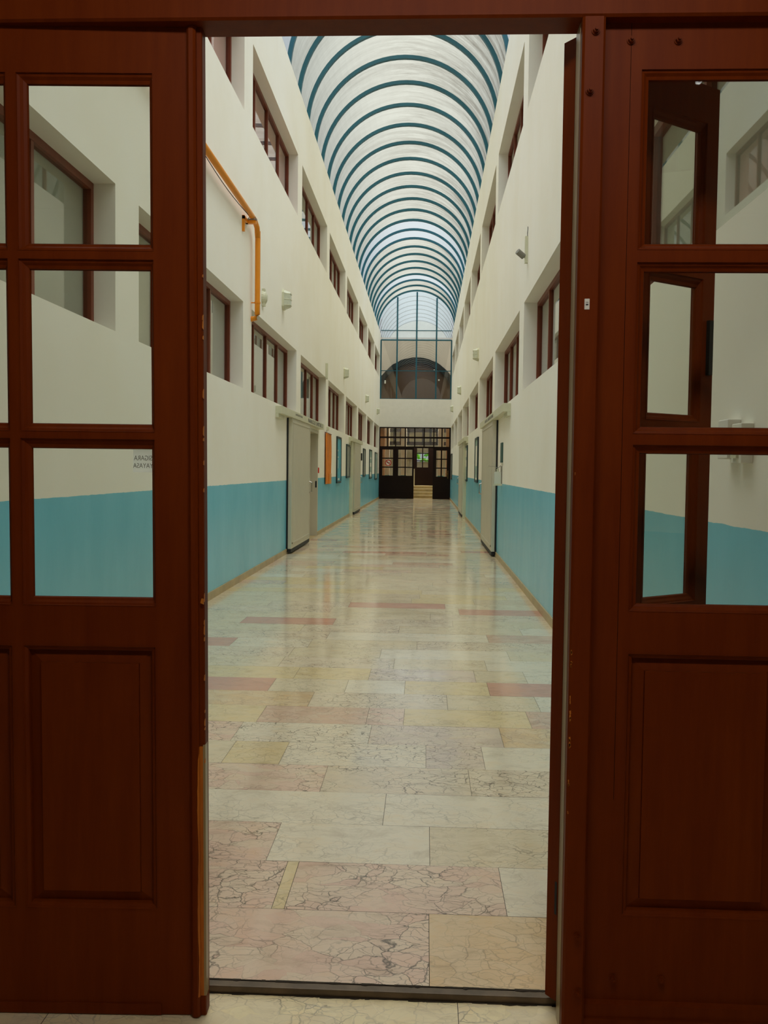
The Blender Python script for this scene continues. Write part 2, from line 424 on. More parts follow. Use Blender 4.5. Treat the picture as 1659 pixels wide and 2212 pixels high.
# floors ---------------------------------------------------------------
C_ = dict(cream=(0.74, 0.62, 0.42, .5), white=(0.80, 0.71, 0.54, .35), whitev=(0.80, 0.70, 0.53, .95), pinkv=(0.75, 0.52, 0.39, 1.0),
          pink=(0.68, 0.45, 0.32, .5), red=(0.63, 0.335, 0.24, .12), peach=(0.73, 0.52, 0.29, .5), yellow=(0.76, 0.60, 0.33, .4),
          creamv=(0.74, 0.61, 0.44, 1.0), lilac=(0.69, 0.55, 0.44, .9), tan=(0.70, 0.56, 0.37, .5), vest=(0.92, 0.78, 0.47, .9), vest2=(0.92, 0.74, 0.42, 1.0))
def tiles(m, rows, mat_i=0, z=0.0):
    pass
def tiled_floor(name, mat, rows, z, x0, x1, tilt=0.0):
    m = MB(); cols, shifts = [], []
    def put(a, b, y0, y1, c):
        g = 0.0009; k = [random.uniform(-tilt, tilt) for _ in range(4)]
        m.quad((a + g, y0 + g, z + k[0]), (b - g, y0 + g, z + k[1]), (b - g, y1 - g, z + k[2]), (a + g, y1 - g, z + k[3]))
        cols.append(c); shifts.append((random.uniform(-50, 50), random.uniform(-50, 50), random.uniform(-9, 9)))
    for y0, y1, spec in rows:
        xs = [x0] + [p for p, _ in spec[:-1]] + [x1]
        for i, (_, cname) in enumerate(spec):
            if xs[i + 1] > xs[i] + 0.01: put(xs[i], xs[i + 1], y0, y1, C_[cname])
    nt = len(m.f)
    ya, yb = rows[0][0], rows[-1][1]
    m.quad((x0, ya, z - 0.0025), (x1, ya, z - 0.0025), (x1, yb, z - 0.0025), (x0, yb, z - 0.0025), 1)
    m.box((x0, ya, z - 0.15), (x1, yb, z - 0.01), 1)
    extra = len(m.f) - nt
    o = m.build(name, [mat, 'dirt'], fix=False)
    me = o.data
    a = me.attributes.new('tile', 'FLOAT_COLOR', 'FACE'); s = me.attributes.new('shift', 'FLOAT_VECTOR', 'FACE')
    cols += [(0.2, 0.17, 0.1, 0)] * extra; shifts += [(0, 0, 0)] * extra
    a.data.foreach_set('color', [c for t in cols for c in t]); s.data.foreach_set('vector', [c for t in shifts for c in t])
    return o
def rowpx(ymid, spec):
    return [((onZ(px, ymid, 0).x if px else 9), c) for px, c in spec]
near = [
 (2050, [(927, 'pinkv'), (None, 'peach')]),
 (1937, [(595, 'pinkv'), (622, 'yellow'), (1088, 'pinkv'), (None, 'white')]),
 (1838, [(583, 'pinkv'), (928, 'white'), (None, 'cream')]),
 (1761, [(829, 'white'), (None, 'white')]),
 (1699, [(694, 'pinkv'), (1016, 'creamv'), (None, 'creamv')]),
 (1644, [(480, 'cream'), (605, 'yellow'), (920, 'whitev'), (1045, 'lilac'), (None, 'white')]),
 (1596, [(500, 'pinkv'), (797, 'whitev'), (1084, 'lilac'), (None, 'peach')]),
 (1555, [(556, 'yellow'), (792, 'pink'), (872, 'pinkv'), (1142, 'yellow'), (None, 'pink')]),
 (1520, [(667, 'peach'), (966, 'creamv'), (1160, 'cream'), (None, 'white')]),
 (1489, [(580, 'red'), (746, 'cream'), (874, 'white'), (1055, 'yellow'), (None, 'red')]),
 (1463, [(635, 'yellow'), (797, 'yellow'), (1026, 'lilac'), (1134, 'cream'), (None, 'white')]),
 (1440, [(600, 'cream'), (850, 'creamv'), (1050, 'cream'), (None, 'white')]),
 (1421, [(620, 'creamv'), (820, 'cream'), (1100, 'white'), (None, 'cream')]),
 (1404, [(485, 'red'), (660, 'whitev'), (900, 'cream'), (None, 'creamv')]),
 (1388, [(700, 'creamv'), (1056, 'white'), (None, 'pink')]),
 (1374, [(640, 'cream'), (860, 'creamv'), (1130, 'cream'), (None, 'white')]),
 (1360, [(500, 'cream'), (712, 'red'), (980, 'creamv'), (None, 'cream')]),
 (1350, [(640, 'cream'), (930, 'cream'), (None, 'creamv')]),
 (1339, [(700, 'creamv'), (995, 'cream'), (None, 'red')]),
 (1323, [(560, 'cream'), (745, 'creamv'), (963, 'red'), (None, 'cream')]),
]
rows = []; RH = 0.374
for k, (ym, spec) in enumerate(near):
    y0 = 2.565 if k == 0 else 3.0 + RH * (k - 1); y1 = 3.0 + RH * k
    rows.append((y0, y1, rowpx(ym, spec)))
y = rows[-1][1]
pool = ['cream'] * 9 + ['creamv'] * 3 + ['white'] * 4 + ['tan'] * 2 + ['yellow'] + ['pink'] + ['red', 'pinkv']
while y < YE + 0.2:
    xs = []; x = XL + random.uniform(0.3, 1.2)
    while x < XR - 0.25:
        xs.append((x, random.choice(pool))); x += random.uniform(0.6, 1.5)
    xs.append((9, random.choice(pool)))
    rows.append((y, y + RH, xs)); y += RH
fl = tiled_floor('floor', 'polished_marble', rows, 0.0, XL - 0.02, XR + 0.02, 0.0004)
tag(fl, 'polished cream and pink marble corridor floor', kind='structure')
ZV = -0.02
vrows = []
y = 2.53
for k in range(14):
    off = [-0.9, 0.1][k % 2]
    j = onZ(988, 2165, ZV).x
    vrows.append((y - 0.40, y, [(j - 2.2 + off * (k > 0), 'vest2'), (j - 1.1 + off * (k > 0), 'vest2'), (j + off * (k > 0), 'vest'), (j + 1.3 + off * (k > 0), 'vest'), (9, 'vest2')])); y -= 0.40
vrows = vrows[::-1]
vf = tiled_floor('floor', 'vestibule_marble', vrows, ZV, -3.0, 3.0)
tag(vf, 'yellowish veined marble floor in front of the doorway', kind='structure')
# threshold strip
th = MB().box((-0.62, 2.532, ZV - 0.05), (0.40, 2.562, 0.001))
o = th.build('trim_1', 'sill_metal', bevel=0.002); tag(o, 'worn brown metal threshold strip across the doorway', kind='structure')
dm = MB()
for side, yy in ((0, 2.5305), (1, 2.5655)):
    x = -0.615
    while x < 0.395:
        w = random.uniform(0.01, 0.045); d = random.uniform(0.0015, 0.007)
        z0 = ZV + 0.0005 if side == 0 else 0.0006
        dm.prism([(x, yy - d), (x + w * .5, yy - d * random.uniform(.6, 1.6)), (x + w, yy - d * .8), (x + w, yy + d * (0.6 if side else 0.1)), (x, yy + d * (0.6 if side else 0.1))], 2, z0 - 0.001, z0 + 0.0015)
        x += w
o = dm.build('threshold_dirt', 'dirt'); tag(o, 'dark crumbled dirt packed along the edges of the threshold', 'dirt', kind='stuff')

# ------------------------------------------------------------------ windows of the side walls
def make_window(n, side, zr, y0, y1, backing, label):
    X = XL if side < 0 else XR
    xf = X + side * 0.165                     # face of the frame
    w = empty('window_%d' % n, (xf, (y0 + y1) / 2, zr[0]), kind='structure', label=label)
    def P(m, name, mat, par, **k):
        o = m.build(name, mat, par, **k); o.matrix_parent_inverse = Matrix.Identity(4)
        return o
    L = (y1 - y0); H = zr[1] - zr[0]; t = 0.055; d = side * 0.06
    m = MB().box((0, -L / 2, 0), (d, L / 2, t)).box((0, -L / 2, H - t), (d, L / 2, H)).box((0, -L / 2, t), (d, -L / 2 + t, H - t)).box((0, L / 2 - t, t), (d, L / 2, H - t))
    f = P(m, 'window_frame', 'window_wood', w)
    k = 4; mw = 0.045
    for i in range(1, k):
        yy = -L / 2 + L * i / k
        P(MB().box((side * 0.004, yy - mw / 2, t), (d, yy + mw / 2, H - t)), 'mullion', 'window_wood', w)
    for i in range(k):
        a = -L / 2 + L * i / k + (t if i == 0 else mw / 2); b = -L / 2 + L * (i + 1) / k - (t if i == k - 1 else mw / 2)
        g = P(MB().box((side * 0.030, a, t), (side * 0.034, b, H - t)), 'pane', 'window_glass', w)
    P(MB().box((side * 0.066, -L / 2, 0), (side * 0.075, L / 2, H)), 'pane_backing', backing, w)  # added backing sheet, the grey one toned like the reflected opposite wall
    return w
n = 0
ordn = ['nearest', 'second', 'third', 'fourth', 'fifth', 'sixth', 'seventh', 'eighth', 'farthest']
for side, sn in ((-1, 'left'), (1, 'right')):
    for zr, rn in ((ZLO, 'lower'), (ZUP, 'upper')):
        for i, (a, b) in enumerate(WIN):
            n += 1
            if rn == 'upper' and i == 0: continue
            bl = 'backing_grey'
            if side < 0 and rn == 'upper' and i in (1, 2): bl = 'backing_pink'
            make_window(n, side, zr, a, b, bl, 'brown framed window, %s of the %s row in the %s wall' % (ordn[i], rn, sn))

# ------------------------------------------------------------------ barrel skylight
XC, ZC, RR = -0.577, 8.33, 1.94
sky = empty('barrel_skylight', (XC, YE - 0.2, ZC), kind='structure', label='arched glazed roof with teal ribs over the corridor')
def loc(m, name, mat, par, **k):
    o = m.build(name, mat, par, **k); o.matrix_parent_inverse = Matrix.Translation(-par.location) if True else None
    return o
RIBS = [46.35 - 1.3 * k for k in range(0, 34)]
a0 = -0.07
def arc(r, n=40, lo=a0, hi=math.pi - a0):
    return [(XC + r * math.cos(lo + (hi - lo) * i / n), ZC + r * math.sin(lo + (hi - lo) * i / n)) for i in range(n + 1)]
def rib_mesh(y, mat='teal_paint'):
    m = MB(); A, B = arc(RR - 0.075), arc(RR)
    for i in range(len(A) - 1):
        for (p, q) in ((A, A), (B, B)):
            m.quad((p[i][0], y - .04, p[i][1]), (p[i + 1][0], y - .04, p[i + 1][1]), (p[i + 1][0], y + .04, p[i + 1][1]), (p[i][0], y + .04, p[i][1]))
        for yy in (y - .04, y + .04):
            m.quad((A[i][0], yy, A[i][1]), (A[i + 1][0], yy, A[i + 1][1]), (B[i + 1][0], yy, B[i + 1][1]), (B[i][0], yy, B[i][1]))
    return m
for y in RIBS: loc(rib_mesh(y), 'rib', 'teal_paint', sky, fix=True)
gz = MB()
for k in range(len(RIBS)):
    y1 = RIBS[k]; y0 = y1 - 1.3
    new = (33.2 < y0 < 35.6) or (41.5 < y0 < 43.6) or y0 < 16.2
    A = arc(RR + 0.012)
    for i in range(len(A) - 1):
        gz.quad((A[i][0], y0, A[i][1]), (A[i + 1][0], y0, A[i + 1][1]), (A[i + 1][0], y1, A[i + 1][1]), (A[i][0], y1, A[i][1]), 1 if new else 0)
loc(gz, 'roof_sheet', ['roof_sheet_aged', 'roof_sheet_new'], sky, fix=False)
fb = MB()
for k in range(len(RIBS)):            # narrow aluminium cover bar beside every rib
    y = RIBS[k] + 0.085; A = arc(RR - 0.012); B = arc(RR + 0.01)
    for i in range(len(A) - 1):
        fb.quad((A[i][0], y - .012, A[i][1]), (A[i + 1][0], y - .012, A[i + 1][1]), (A[i + 1][0], y + .012, A[i + 1][1]), (A[i][0], y + .012, A[i][1]))
loc(fb, 'cover_bar', 'steel', sky)
# ledges that carry the skylight outside the walls
cb = MB().box((XL - TH, YW0, TOP - 0.02), (XL - 0.02, YE + 0.3, TOP + 0.04)).box((XR + 0.02, YW0, TOP - 0.02), (XR + TH, YE + 0.3, TOP + 0.04))
tag(cb.build('trim_2', 'end_wall_white'), 'concrete kerb under the arched roof', kind='structure')
# near end of the hall above the doorway
nw = MB().box((XL - TH, YW0 - 0.0, 3.35), (XR + TH, YW0 + 0.2, 10.4))
tag(nw.build('wall_front', 'end_wall_white'), 'plaster wall above the near doorway', kind='structure')

# ------------------------------------------------------------------ far end wall, gable glazing
ew = MB().box((XL - 0.2, YE, 3.56), (XR + 0.2, YE + 0.28, 4.95))
tag(ew.build('wall_end', 'end_wall_white'), 'white wall band above the far wooden partition', kind='structure')
gab = empty('window_40', (XC, YE, 4.95), kind='structure', label='tall teal gable window at the far end of the corridor')
gx = [XL + 0.03, onY(858, 735, YE).x, onY(900, 735, YE).x, onY(943, 735, YE).x, XR - 0.03]
def gtop(x): return ZC + math.sqrt(max(0.0, (RR - 0.05) ** 2 - (x - XC) ** 2))
z1, z2, z3 = onY(900, 801, YE).z, 7.86, 8.33
for i, x in enumerate(gx):
    top = 7.86 if i in (0, 4) else gtop(x)
    loc(MB().box((x - .035, YE + 0.02, 4.95), (x + .035, YE + 0.09, top)), 'mullion', 'teal_paint', gab)
for z, t in ((z1, .016), (z2, .03), (z3, .016), (4.965, .012)):
    loc(MB().box((XL + 0.02, YE + 0.03, z - t), (XR - 0.02, YE + 0.08, z + t)), 'transom', 'teal_paint', gab)
gl = MB(); gl2 = MB()
for i in range(4):
    a, b = gx[i] + .035, gx[i + 1] - .035
    loc(MB().box((a, YE + 0.05, 4.97), (b, YE + 0.055, z1 - .016)), 'pane', 'door_glass', gab)
    loc(MB().box((a, YE + 0.05, z1 + .016), (b, YE + 0.055, z2 - .03)), 'pane', 'door_glass', gab)
    loc(MB().box((a, YE + 0.05, z2 + .03), (b, YE + 0.055, z3 - .016)), 'pane', 'frosted_gable', gab)
    pts = [(a, z3 + .016)] + [(b, z3 + .016)]
    N = 10
    arcp = []
    for k in range(N + 1):
        x = b + (a - b) * k / N; arcp.append((x, max(z3 + .02, gtop(x) + 0.03)))
    loc(MB().prism(pts + arcp, 1, YE + 0.05, YE + 0.055), 'pane', 'frosted_gable', gab)

# beyond the gable: lower vault with brown infill
YB = 49.5
vb = empty('vaulted_wall', (XC, YB, 4.9), kind='structure', label='plaster wall with brown arched vault seen through the gable window')
VR, VZ = 2.19, 5.12
loc(MB().box((-4, YB + 0.1, 4.9), (3, YB + 0.3, 8.4)), 'plaster', 'gable_plaster', vb)
def semi(r0, r1, y0, y1, n=32, jag=0.0):
    m = MB(); P = []
    for i in range(n + 1):
        t = math.pi * i / n; k = random.uniform(0, jag)
        P.append(((XC + r0 * math.cos(t), VZ + r0 * math.sin(t)), (XC + (r1 + k) * math.cos(t), VZ + (r1 + k) * math.sin(t))))
    for (a, b), (c, d) in zip(P, P[1:]):
        m.prism([a, b, d, c], 1, y0, y1)
    return m
loc(semi(VR - 0.25, VR, YB - 0.25, YB + 0.1, jag=0.03), 'arch_band', 'vault_dark', vb)
loc(semi(0.02, VR - 0.25, YB - 0.1, YB + 0.05), 'arch_infill', 'vault_brown', vb)
loc(MB().box((-4, YE + 0.28, 4.80), (3, YB + 0.3, 4.92)), 'roof_deck', 'vault_brown', vb)
A = arc(RR + 0.012)
m = MB()
for i in range(len(A) - 1):
    m.quad((A[i][0], YE + .05, A[i][1]), (A[i + 1][0], YE + .05, A[i + 1][1]), (A[i + 1][0], 56.0, A[i + 1][1]), (A[i][0], 56.0, A[i][1]))
loc(m, 'far_roof_sheet', 'roof_sheet_new', vb, fix=False)
for k in range(7):
    A, B = arc(RR - .03), arc(RR + .005); y = 47.9 + 1.3 * k; m = MB()
    for i in range(len(A) - 1): m.quad((A[i][0], y, A[i][1]), (A[i + 1][0], y, A[i + 1][1]), (B[i + 1][0], y, B[i + 1][1]), (B[i][0], y, B[i][1]))
    loc(m, 'far_rib', 'steel', vb)
loc(MB().prism([(XC + 1.95, 8.0)] + arc(RR) + [(XC - 1.95, 8.0)], 1, 56.0, 56.1), 'far_end', 'end_wall_white', vb)
# small white birds droppings / paper scraps on the glass
for (px, py, w, h) in ((832, 825, 3, 7), (948, 821, 3, 3), (938, 799, 2, 1.5), (825, 808, 1.5, 3)):
    p = onY(px, py, YE + 0.045); s = YE / FPX
    o = MB().box((p.x - w * s / 2, YE + 0.040, p.z - h * s / 2), (p.x + w * s / 2, YE + 0.046, p.z + h * s / 2)).build('paint_fleck', 'white_paper')
    tag(o, 'small white fleck stuck on the far gable glass', 'fleck', 'white flecks on the gable glass')

# ------------------------------------------------------------------ far wooden partition
part = empty('glazed_partition', (XC, YE, 0), kind='structure', label='dark wooden glazed partition closing the far end of the corridor')
def q(zx, zy): return onY(800 + zx / 8.295, 880 + zy / 8.295, YE)
def cell(x0, x1, y0, y1):
    a, b = q(x0, y1), q(x1, y0); return a.x, b.x, a.z, b.z
T = (YE - 0.02, YE + 0.08)
def wood_between(name, x0, x1, z0, z1, par=None, mat='dark_far_wood', t=T):
    p = par or part
    m = MB().box((x0, t[0], z0), (x1, t[1], z1)); o = m.build(name, mat, p)
    o.matrix_parent_inverse = Matrix.Translation(-part.location); return o
def far_glazed(name, cells, x0, x1, z0, z1, kind_label=None, t=T):
    """one wooden leaf with glazed cells cut out of it"""
    xs = sorted({x0, x1} | {c[0] for c in cells} | {c[1] for c in cells}); zs = sorted({z0, z1} | {c[2] for c in cells} | {c[3] for c in cells})
    m = MB()
    for i in range(len(xs) - 1):
        for j in range(len(zs) - 1):
            cx, cz = (xs[i] + xs[i + 1]) / 2, (zs[j] + zs[j + 1]) / 2
            if any(c[0] < cx < c[1] and c[2] < cz < c[3] for c in cells): continue
            m.box((xs[i], t[0], zs[j]), (xs[i + 1], t[1], zs[j + 1]))
    fr = m.build(name, 'dark_far_wood', part); fr.matrix_parent_inverse = Matrix.Translation(-part.location)
    for c in cells:
        g = MB().box((c[0], (t[0] + t[1]) / 2, c[2]), (c[1], (t[0] + t[1]) / 2 + .004, c[3])).build('pane', 'door_glass', fr)
    return fr
zt = 3.56; zr_ = q(700, 706).z
zrow = [(q(700, 525).z, q(700, 375).z), (q(700, 700).z, q(700, 555).z)]
tcols = [(180, 300), (320, 445), (465, 617), (637, 787), (807, 957), (977, 1130), (1150, 1275), (1297, 1415)]
far_glazed('transom_light', [(q(a, 450).x, q(b, 450).x, r[0], r[1]) for a, b in tcols for r in zrow], XL, XR, zr_ - 0.06, zt)
prow = [(760, 905), (925, 1065), (1085, 1225)]
def cells_of(cols, dy=0):
    return [(q(a, 1000).x, q(b, 1000).x, q(700, r1 + dy).z, q(700, r0 + dy).z) for a, b in cols for r0, r1 in prow]
xA, xB, xC_, xD = q(455, 1000).x, q(780, 1000).x, q(1115, 1400).x, XR
ztop = zr_ - 0.06
f1 = far_glazed('side_light', cells_of([(215, 405)]), XL, xA, 0.0, ztop)
f2 = far_glazed('door_leaf', cells_of([(500, 615), (635, 750)]), xA, xB, 0.005, ztop, t=(YE - 0.03, YE + 0.04))
f3 = far_glazed('door_leaf', cells_of([(1180, 1260), (1285, 1370)], 8), xC_, xD, 0.005, ztop, t=(YE - 0.03, YE + 0.04))
hp = q(1388, 1205)
MB().tube([(hp.x, YE - 0.05, hp.z - 0.2), (hp.x, YE - 0.07, hp.z), (hp.x, YE - 0.05, hp.z + 0.2)], 0.02).box((hp.x - 0.12, YE - 0.08, hp.z + .02), (hp.x, YE - 0.06, hp.z + .05)).build('door_handle', 'brass', f3)
# low mouldings on the solid lower halves
for fr, (a, b) in ((f1, (215, 405)), (f2, (490, 745)), (f3, (1150, 1385))):
    for yy in (1290, 1508):
        p0, p1 = q(a, yy), q(b, yy)
        MB().box((p0.x, YE - 0.045, p0.z - .02), (p1.x, YE - 0.02, p0.z + .012)).build('moulding', 'dark_far_wood', fr)
for ch in part.children_recursive: pass
# no smoking notice
np_ = q(322, 985)
nsg = MB().box((q(285, 985).x, YE + 0.005, q(300, 1035).z), (q(360, 985).x, YE + 0.012, q(300, 930).z)).build('no_smoking_notice', 'white_paper')
tag(nsg, 'white no smoking notice with red ring on the far partition pane', 'notice')
ring = MB(); rc = Vector((np_.x, YE + 0.003, np_.z - 0.02))
ring.tube([rc + Vector((0.14 * math.cos(t), 0, 0.14 * math.sin(t))) for t in [2 * math.pi * i / 24 for i in range(25)]], 0.022, 6, cap=False)
ring.tube([rc + Vector((-.1, 0, .1)), rc + Vector((.1, 0, -.1))], 0.02, 6)
ring.build('red_ring', 'ink_red', nsg); MB().box((rc.x - .08, rc.y - .004, rc.z - .015), (rc.x + .08, rc.y + .004, rc.z + .015)).build('cigarette_mark', 'ink', nsg)

# the lobby beyond, with steps up to a landing
def lobby():
    m = MB().box((-4.2, YE + 0.25, -0.15), (3.2, 57.4, -0.0))
    tag(m.build('floor', 'stair_marble'), 'pale marble floor of the lobby beyond the partition', kind='structure')
    m = MB().box((-4.2, YE + 0.1, 4.7), (3.2, 57.4, 4.8))
    tag(m.build('ceiling', 'lobby_plaster'), 'lobby ceiling beyond the partition', kind='structure')
    m = MB().box((-4.4, YE + 0.1, 0), (-4.2, 57.4, 4.8)); tag(m.build('wall_lobby_left', 'lobby_plaster'), kind='structure')
    m = MB().box((3.2, YE + 0.1, 0), (3.4, 57.4, 4.8)); tag(m.build('wall_lobby_right', 'lobby_plaster'), kind='structure')
    m = MB().box((-4.2, 57.2, 0), (-.60, 57.4, 4.8)).box((.14, 57.2, 0), (3.2, 57.4, 4.8)).box((-.60, 57.2, 2.5), (.14, 57.4, 4.8)).box((-.60, 57.2, 0), (.14, 57.4, 1.95))
    tag(m.build('wall_lobby_back', 'lobby_plaster'), kind='structure')
    for x0, x1, lab in ((-3.3, -2.15, 'left'), (1.0, 2.0, 'right')):
        o = MB().box((x0, 48.2, 0), (x1, 48.6, 4.7)).build('cladding_panel', 'lobby_orange')
        tag(o, 'orange brown timber panel at the %s side of the lobby' % lab, 'panel')
    for px in (835, 872, 952):
        p = onY(px, 990, 50.0)
        m = MB().box((p.x - .15, 49.9, 0), (p.x + .15, 50.2, 1.15), 1).box((p.x - .15, 49.9, 1.15), (p.x + .15, 50.2, 4.7), 0)
        o = m.build('lobby_pillar', ['end_wall_white', 'board_blue'])
        tag(o, 'white lobby pillar with blue base, %s' % {835: 'seen through the left side light', 872: 'seen through the left door leaf', 952: 'seen through the right door leaf'}[px], 'pillar')
    st = empty('staircase', (0, 48.0, 0), label='four beige marble steps rising behind the far doorway', cat='stairs')
    x0, x1 = -0.95, 0.75
    zz = [0.0, 0.16, 0.32, 0.48, 0.62]
    for i in range(4):
        o = MB().box((x0, 48.0 + .3 * i, 0), (x1, 48.3 + .3 * i, zz[i + 1] - .03)).build('step', 'stair_marble', st); o.matrix_parent_inverse = Matrix.Translation(-st.location)
        e = MB().box((x0, 47.98 + .3 * i, zz[i + 1] - .03), (x1, 48.3 + .3 * i, zz[i + 1])).build('tread', 'stair_edge', st); e.matrix_parent_inverse = Matrix.Translation(-st.location)
    o = MB().box((-.95, 49.2, 0), (.60, 57.1, .60)).build('landing', 'stair_marble', st); o.matrix_parent_inverse = Matrix.Translation(-st.location)
    o = MB().box((-.66, 49.0, .5), (-.60, 49.2, 1.5)).build('side_cheek', 'stair_edge', st); o.matrix_parent_inverse = Matrix.Translation(-st.location)
    # second door on the landing
    Y2 = 51.0
    def s(zx, zy): return onY(800 + zx / 8.295, 880 + zy / 8.295, Y2)
    d = empty('door_9', (0, Y2, 0.6), kind='structure', label='dark glazed door at the top of the lobby steps')
    cells = [(s(a, 1000).x, s(b, 1000).x, s(900, r1).z, s(900, r0).z) for a, b in ((835, 925), (945, 1035)) for r0, r1 in ((732, 815), (832, 950), (965, 1075))]
    xs = sorted({-2.4, 1.6} | {c[0] for c in cells} | {c[1] for c in cells}); zs = sorted({0.6, 4.0} | {c[2] for c in cells} | {c[3] for c in cells})
    m = MB(); x0 = s(755, 1000).x; x1 = s(1150, 1000).x
    xs = sorted({x0, x1} | {c[0] for c in cells} | {c[1] for c in cells}); zs = sorted({0.6, s(900, 700).z} | {c[2] for c in cells} | {c[3] for c in cells})
    for i in range(len(xs) - 1):
        for j in range(len(zs) - 1):
            cx, cz = (xs[i] + xs[i + 1]) / 2, (zs[j] + zs[j + 1]) / 2
            if any(c[0] < cx < c[1] and c[2] < cz < c[3] for c in cells): continue
            m.box((xs[i], Y2, zs[j]), (xs[i + 1], Y2 + .06, zs[j + 1]))
    o = m.build('leaf', 'dark_far_wood', d); o.matrix_parent_inverse = Matrix.Translation(-d.location)
    for c in cells:
        g = MB().box((c[0], Y2 + .03, c[2]), (c[1], Y2 + .034, c[3])).build('pane', 'door_glass', d); g.matrix_parent_inverse = Matrix.Translation(-d.location)
    # upper lobby windows (dark bars with bright panes) behind the transom
    d2 = empty('window_41', (0, 53.0, 2.9), kind='structure', label='dark barred inner window high in the lobby')
    m = MB()
    for px in (852, 866, 882, 914, 930, 944): 
        x = onY(px, 950, 53).x; m.box((x - .06, 53.0, 2.9), (x + .06, 53.06, 4.7))
    for py in (930, 958): 
        z = onY(900, py, 53).z; m.box((-2.4, 53.0, z - .1), (1.5, 53.06, z + .1))
    o = m.build('bars', 'dark_far_wood', d2); o.matrix_parent_inverse = Matrix.Translation(-d2.location)
    tag(MB().box((-3, 57.4, -.2), (3, 62, -.05)).build('ground', 'leaf_green'), 'grass outside the lobby', kind='structure')
    # greenery outside the back door
    g = MB()
    for i in range(500):
        c = Vector((random.uniform(-1.8, 1.8), random.uniform(59, 60.5), random.uniform(-0.05, 3.6))); u = Vector([random.uniform(-1, 1) for _ in range(3)]).normalized() * .14
        w = u.cross(Vector((random.uniform(-1, 1), 1, .3))).normalized() * .07
        g.quad(c - u, c + w, c + u, c - w)
    o = g.build('shrub_leaves', 'leaf_green', fix=False); tag(o, 'bright green foliage outside, seen through the farthest door', 'shrub', kind='stuff')
lobby()

# ------------------------------------------------------------------ sliding doors in the corridor
def slide_door(n, side, leafY, openY, trackY, label, sign=None, ajar=True):
    X = XL if side < 0 else XR; s = -side         # direction into the corridor
    d = empty('door_%d' % n, (X, (leafY[0] + leafY[1]) / 2, 0), kind='structure', label=label)
    def P(m, name, mat, par=None, **k):
        o = m.build(name, mat, par or d, **k)
        if par is None: o.matrix_parent_inverse = Matrix.Translation(-d.location)
        return o
    xa, xb = X + s * 0.028, X + s * 0.088
    leaf = P(MB().box((xa, leafY[0], .085), (xb, leafY[1], 2.30)), 'door_leaf', 'door_grey', bevel=.004)
    fr = MB(); t = .05
    for (a, b, z0, z1) in ((leafY[0], leafY[1], 2.22, 2.26), (leafY[0] + .1, leafY[1] - .1, .16, .19), (leafY[0] + .1, leafY[0] + .13, .16, 2.24), (leafY[1] - .13, leafY[1] - .1, .16, 2.24)):
        fr.box((xb - .001, a, z0), (xb + s * .008, b, z1))
    P(fr, 'raised_edging', 'door_grey', leaf)
    P(MB().box((xa + s * .005, leafY[0], .02), (xb - s * .005, leafY[1], .085)), 'bottom_gap_shade', 'black_rubber_and_shade', leaf)  # black box painting the shade in the gap under the leaf
    P(MB().box((X + s * .005, leafY[0] - .01, .03), (xa, leafY[0] + .02, 2.30)), 'edge_gap_shade', 'black_rubber_and_shade', leaf)  # black box painting the shade between leaf and wall
    P(MB().box((X, trackY[0], 2.30), (X + s * .11, trackY[1], 2.42)).box((X, trackY[0], 2.24), (X + s * .05, trackY[0] + .6, 2.30)), 'track_cover', 'cream_plastic', bevel=.004)
    # door lining
    lm = MB()
    for yy in openY: lm.box((X + s * .012, yy - .03, 0), (X - s * .20, yy + .03, 2.25))
    lm.box((X + s * .012, openY[0], 2.20), (X - s * .20, openY[1], 2.26))
    P(lm, 'door_lining', 'door_grey')
    P(MB().box((X - s * .20, openY[0], 0), (X - s * .24, openY[1], 2.22)), 'inner_door', 'backing_grey')
    P(MB().box((X - s * .24, openY[0], -.08), (X + s * .015, openY[1], .002)), 'threshold', 'skirting_stone')
    if leafY[0] > 25: P(MB().box((X, leafY[0] - .95, 0), (X + s * .085, leafY[0] - .62, 2.30)), 'stop_post', 'cream_plastic')
    hy = leafY[1] - .12
    P(MB().tube([(xb, hy, .98), (xb + s * .05, hy, 1.0), (xb + s * .05, hy, 1.18), (xb, hy, 1.2)], .012, 8), 'handle', 'steel', leaf)
    return d
d1 = slide_door(1, -1, (15.7, 18.2), LD[0], (14.5, 20.4), 'half open grey sliding door, nearer one in the left wall')
sx = XL + 0.112
t1 = text('sign_lettering', 'NARKOLE UNITUR. 2', .11, (sx, 18.9, 2.357), (math.pi / 2, 0, math.pi / 2), 'ink', d1, 2.4)
t1.matrix_parent_inverse = Matrix.Translation(-d1.location)
t0 = text('sign_lettering', 'LABORATUVAR', .05, (sx, 16.4, 2.37), (math.pi / 2, 0, math.pi / 2), 'cable_grey', d1, 2.6)
t0.matrix_parent_inverse = Matrix.Translation(-d1.location)
d2 = slide_door(2, -1, (29.6, 32.3), LD[1], (28.3, 33.0), 'closed grey sliding door, farther one in the left wall')
d3 = slide_door(3, 1, (15.8, 18.8), RD[0], (13.5, 19.3), 'closed grey sliding door, nearer one in the right wall')
t2 = text('sign_lettering', 'UNITUR. LABORATUVARI', .08, (XR - 0.112, 16.6, 2.357), (math.pi / 2, 0, -math.pi / 2), 'cable_grey', d3, 2.4)
t2.matrix_parent_inverse = Matrix.Translation(-d3.location)
d4 = slide_door(4, 1, (29.0, 32.0), RD[1], (27.2, 32.6), 'closed grey sliding door, farther one in the right wall')

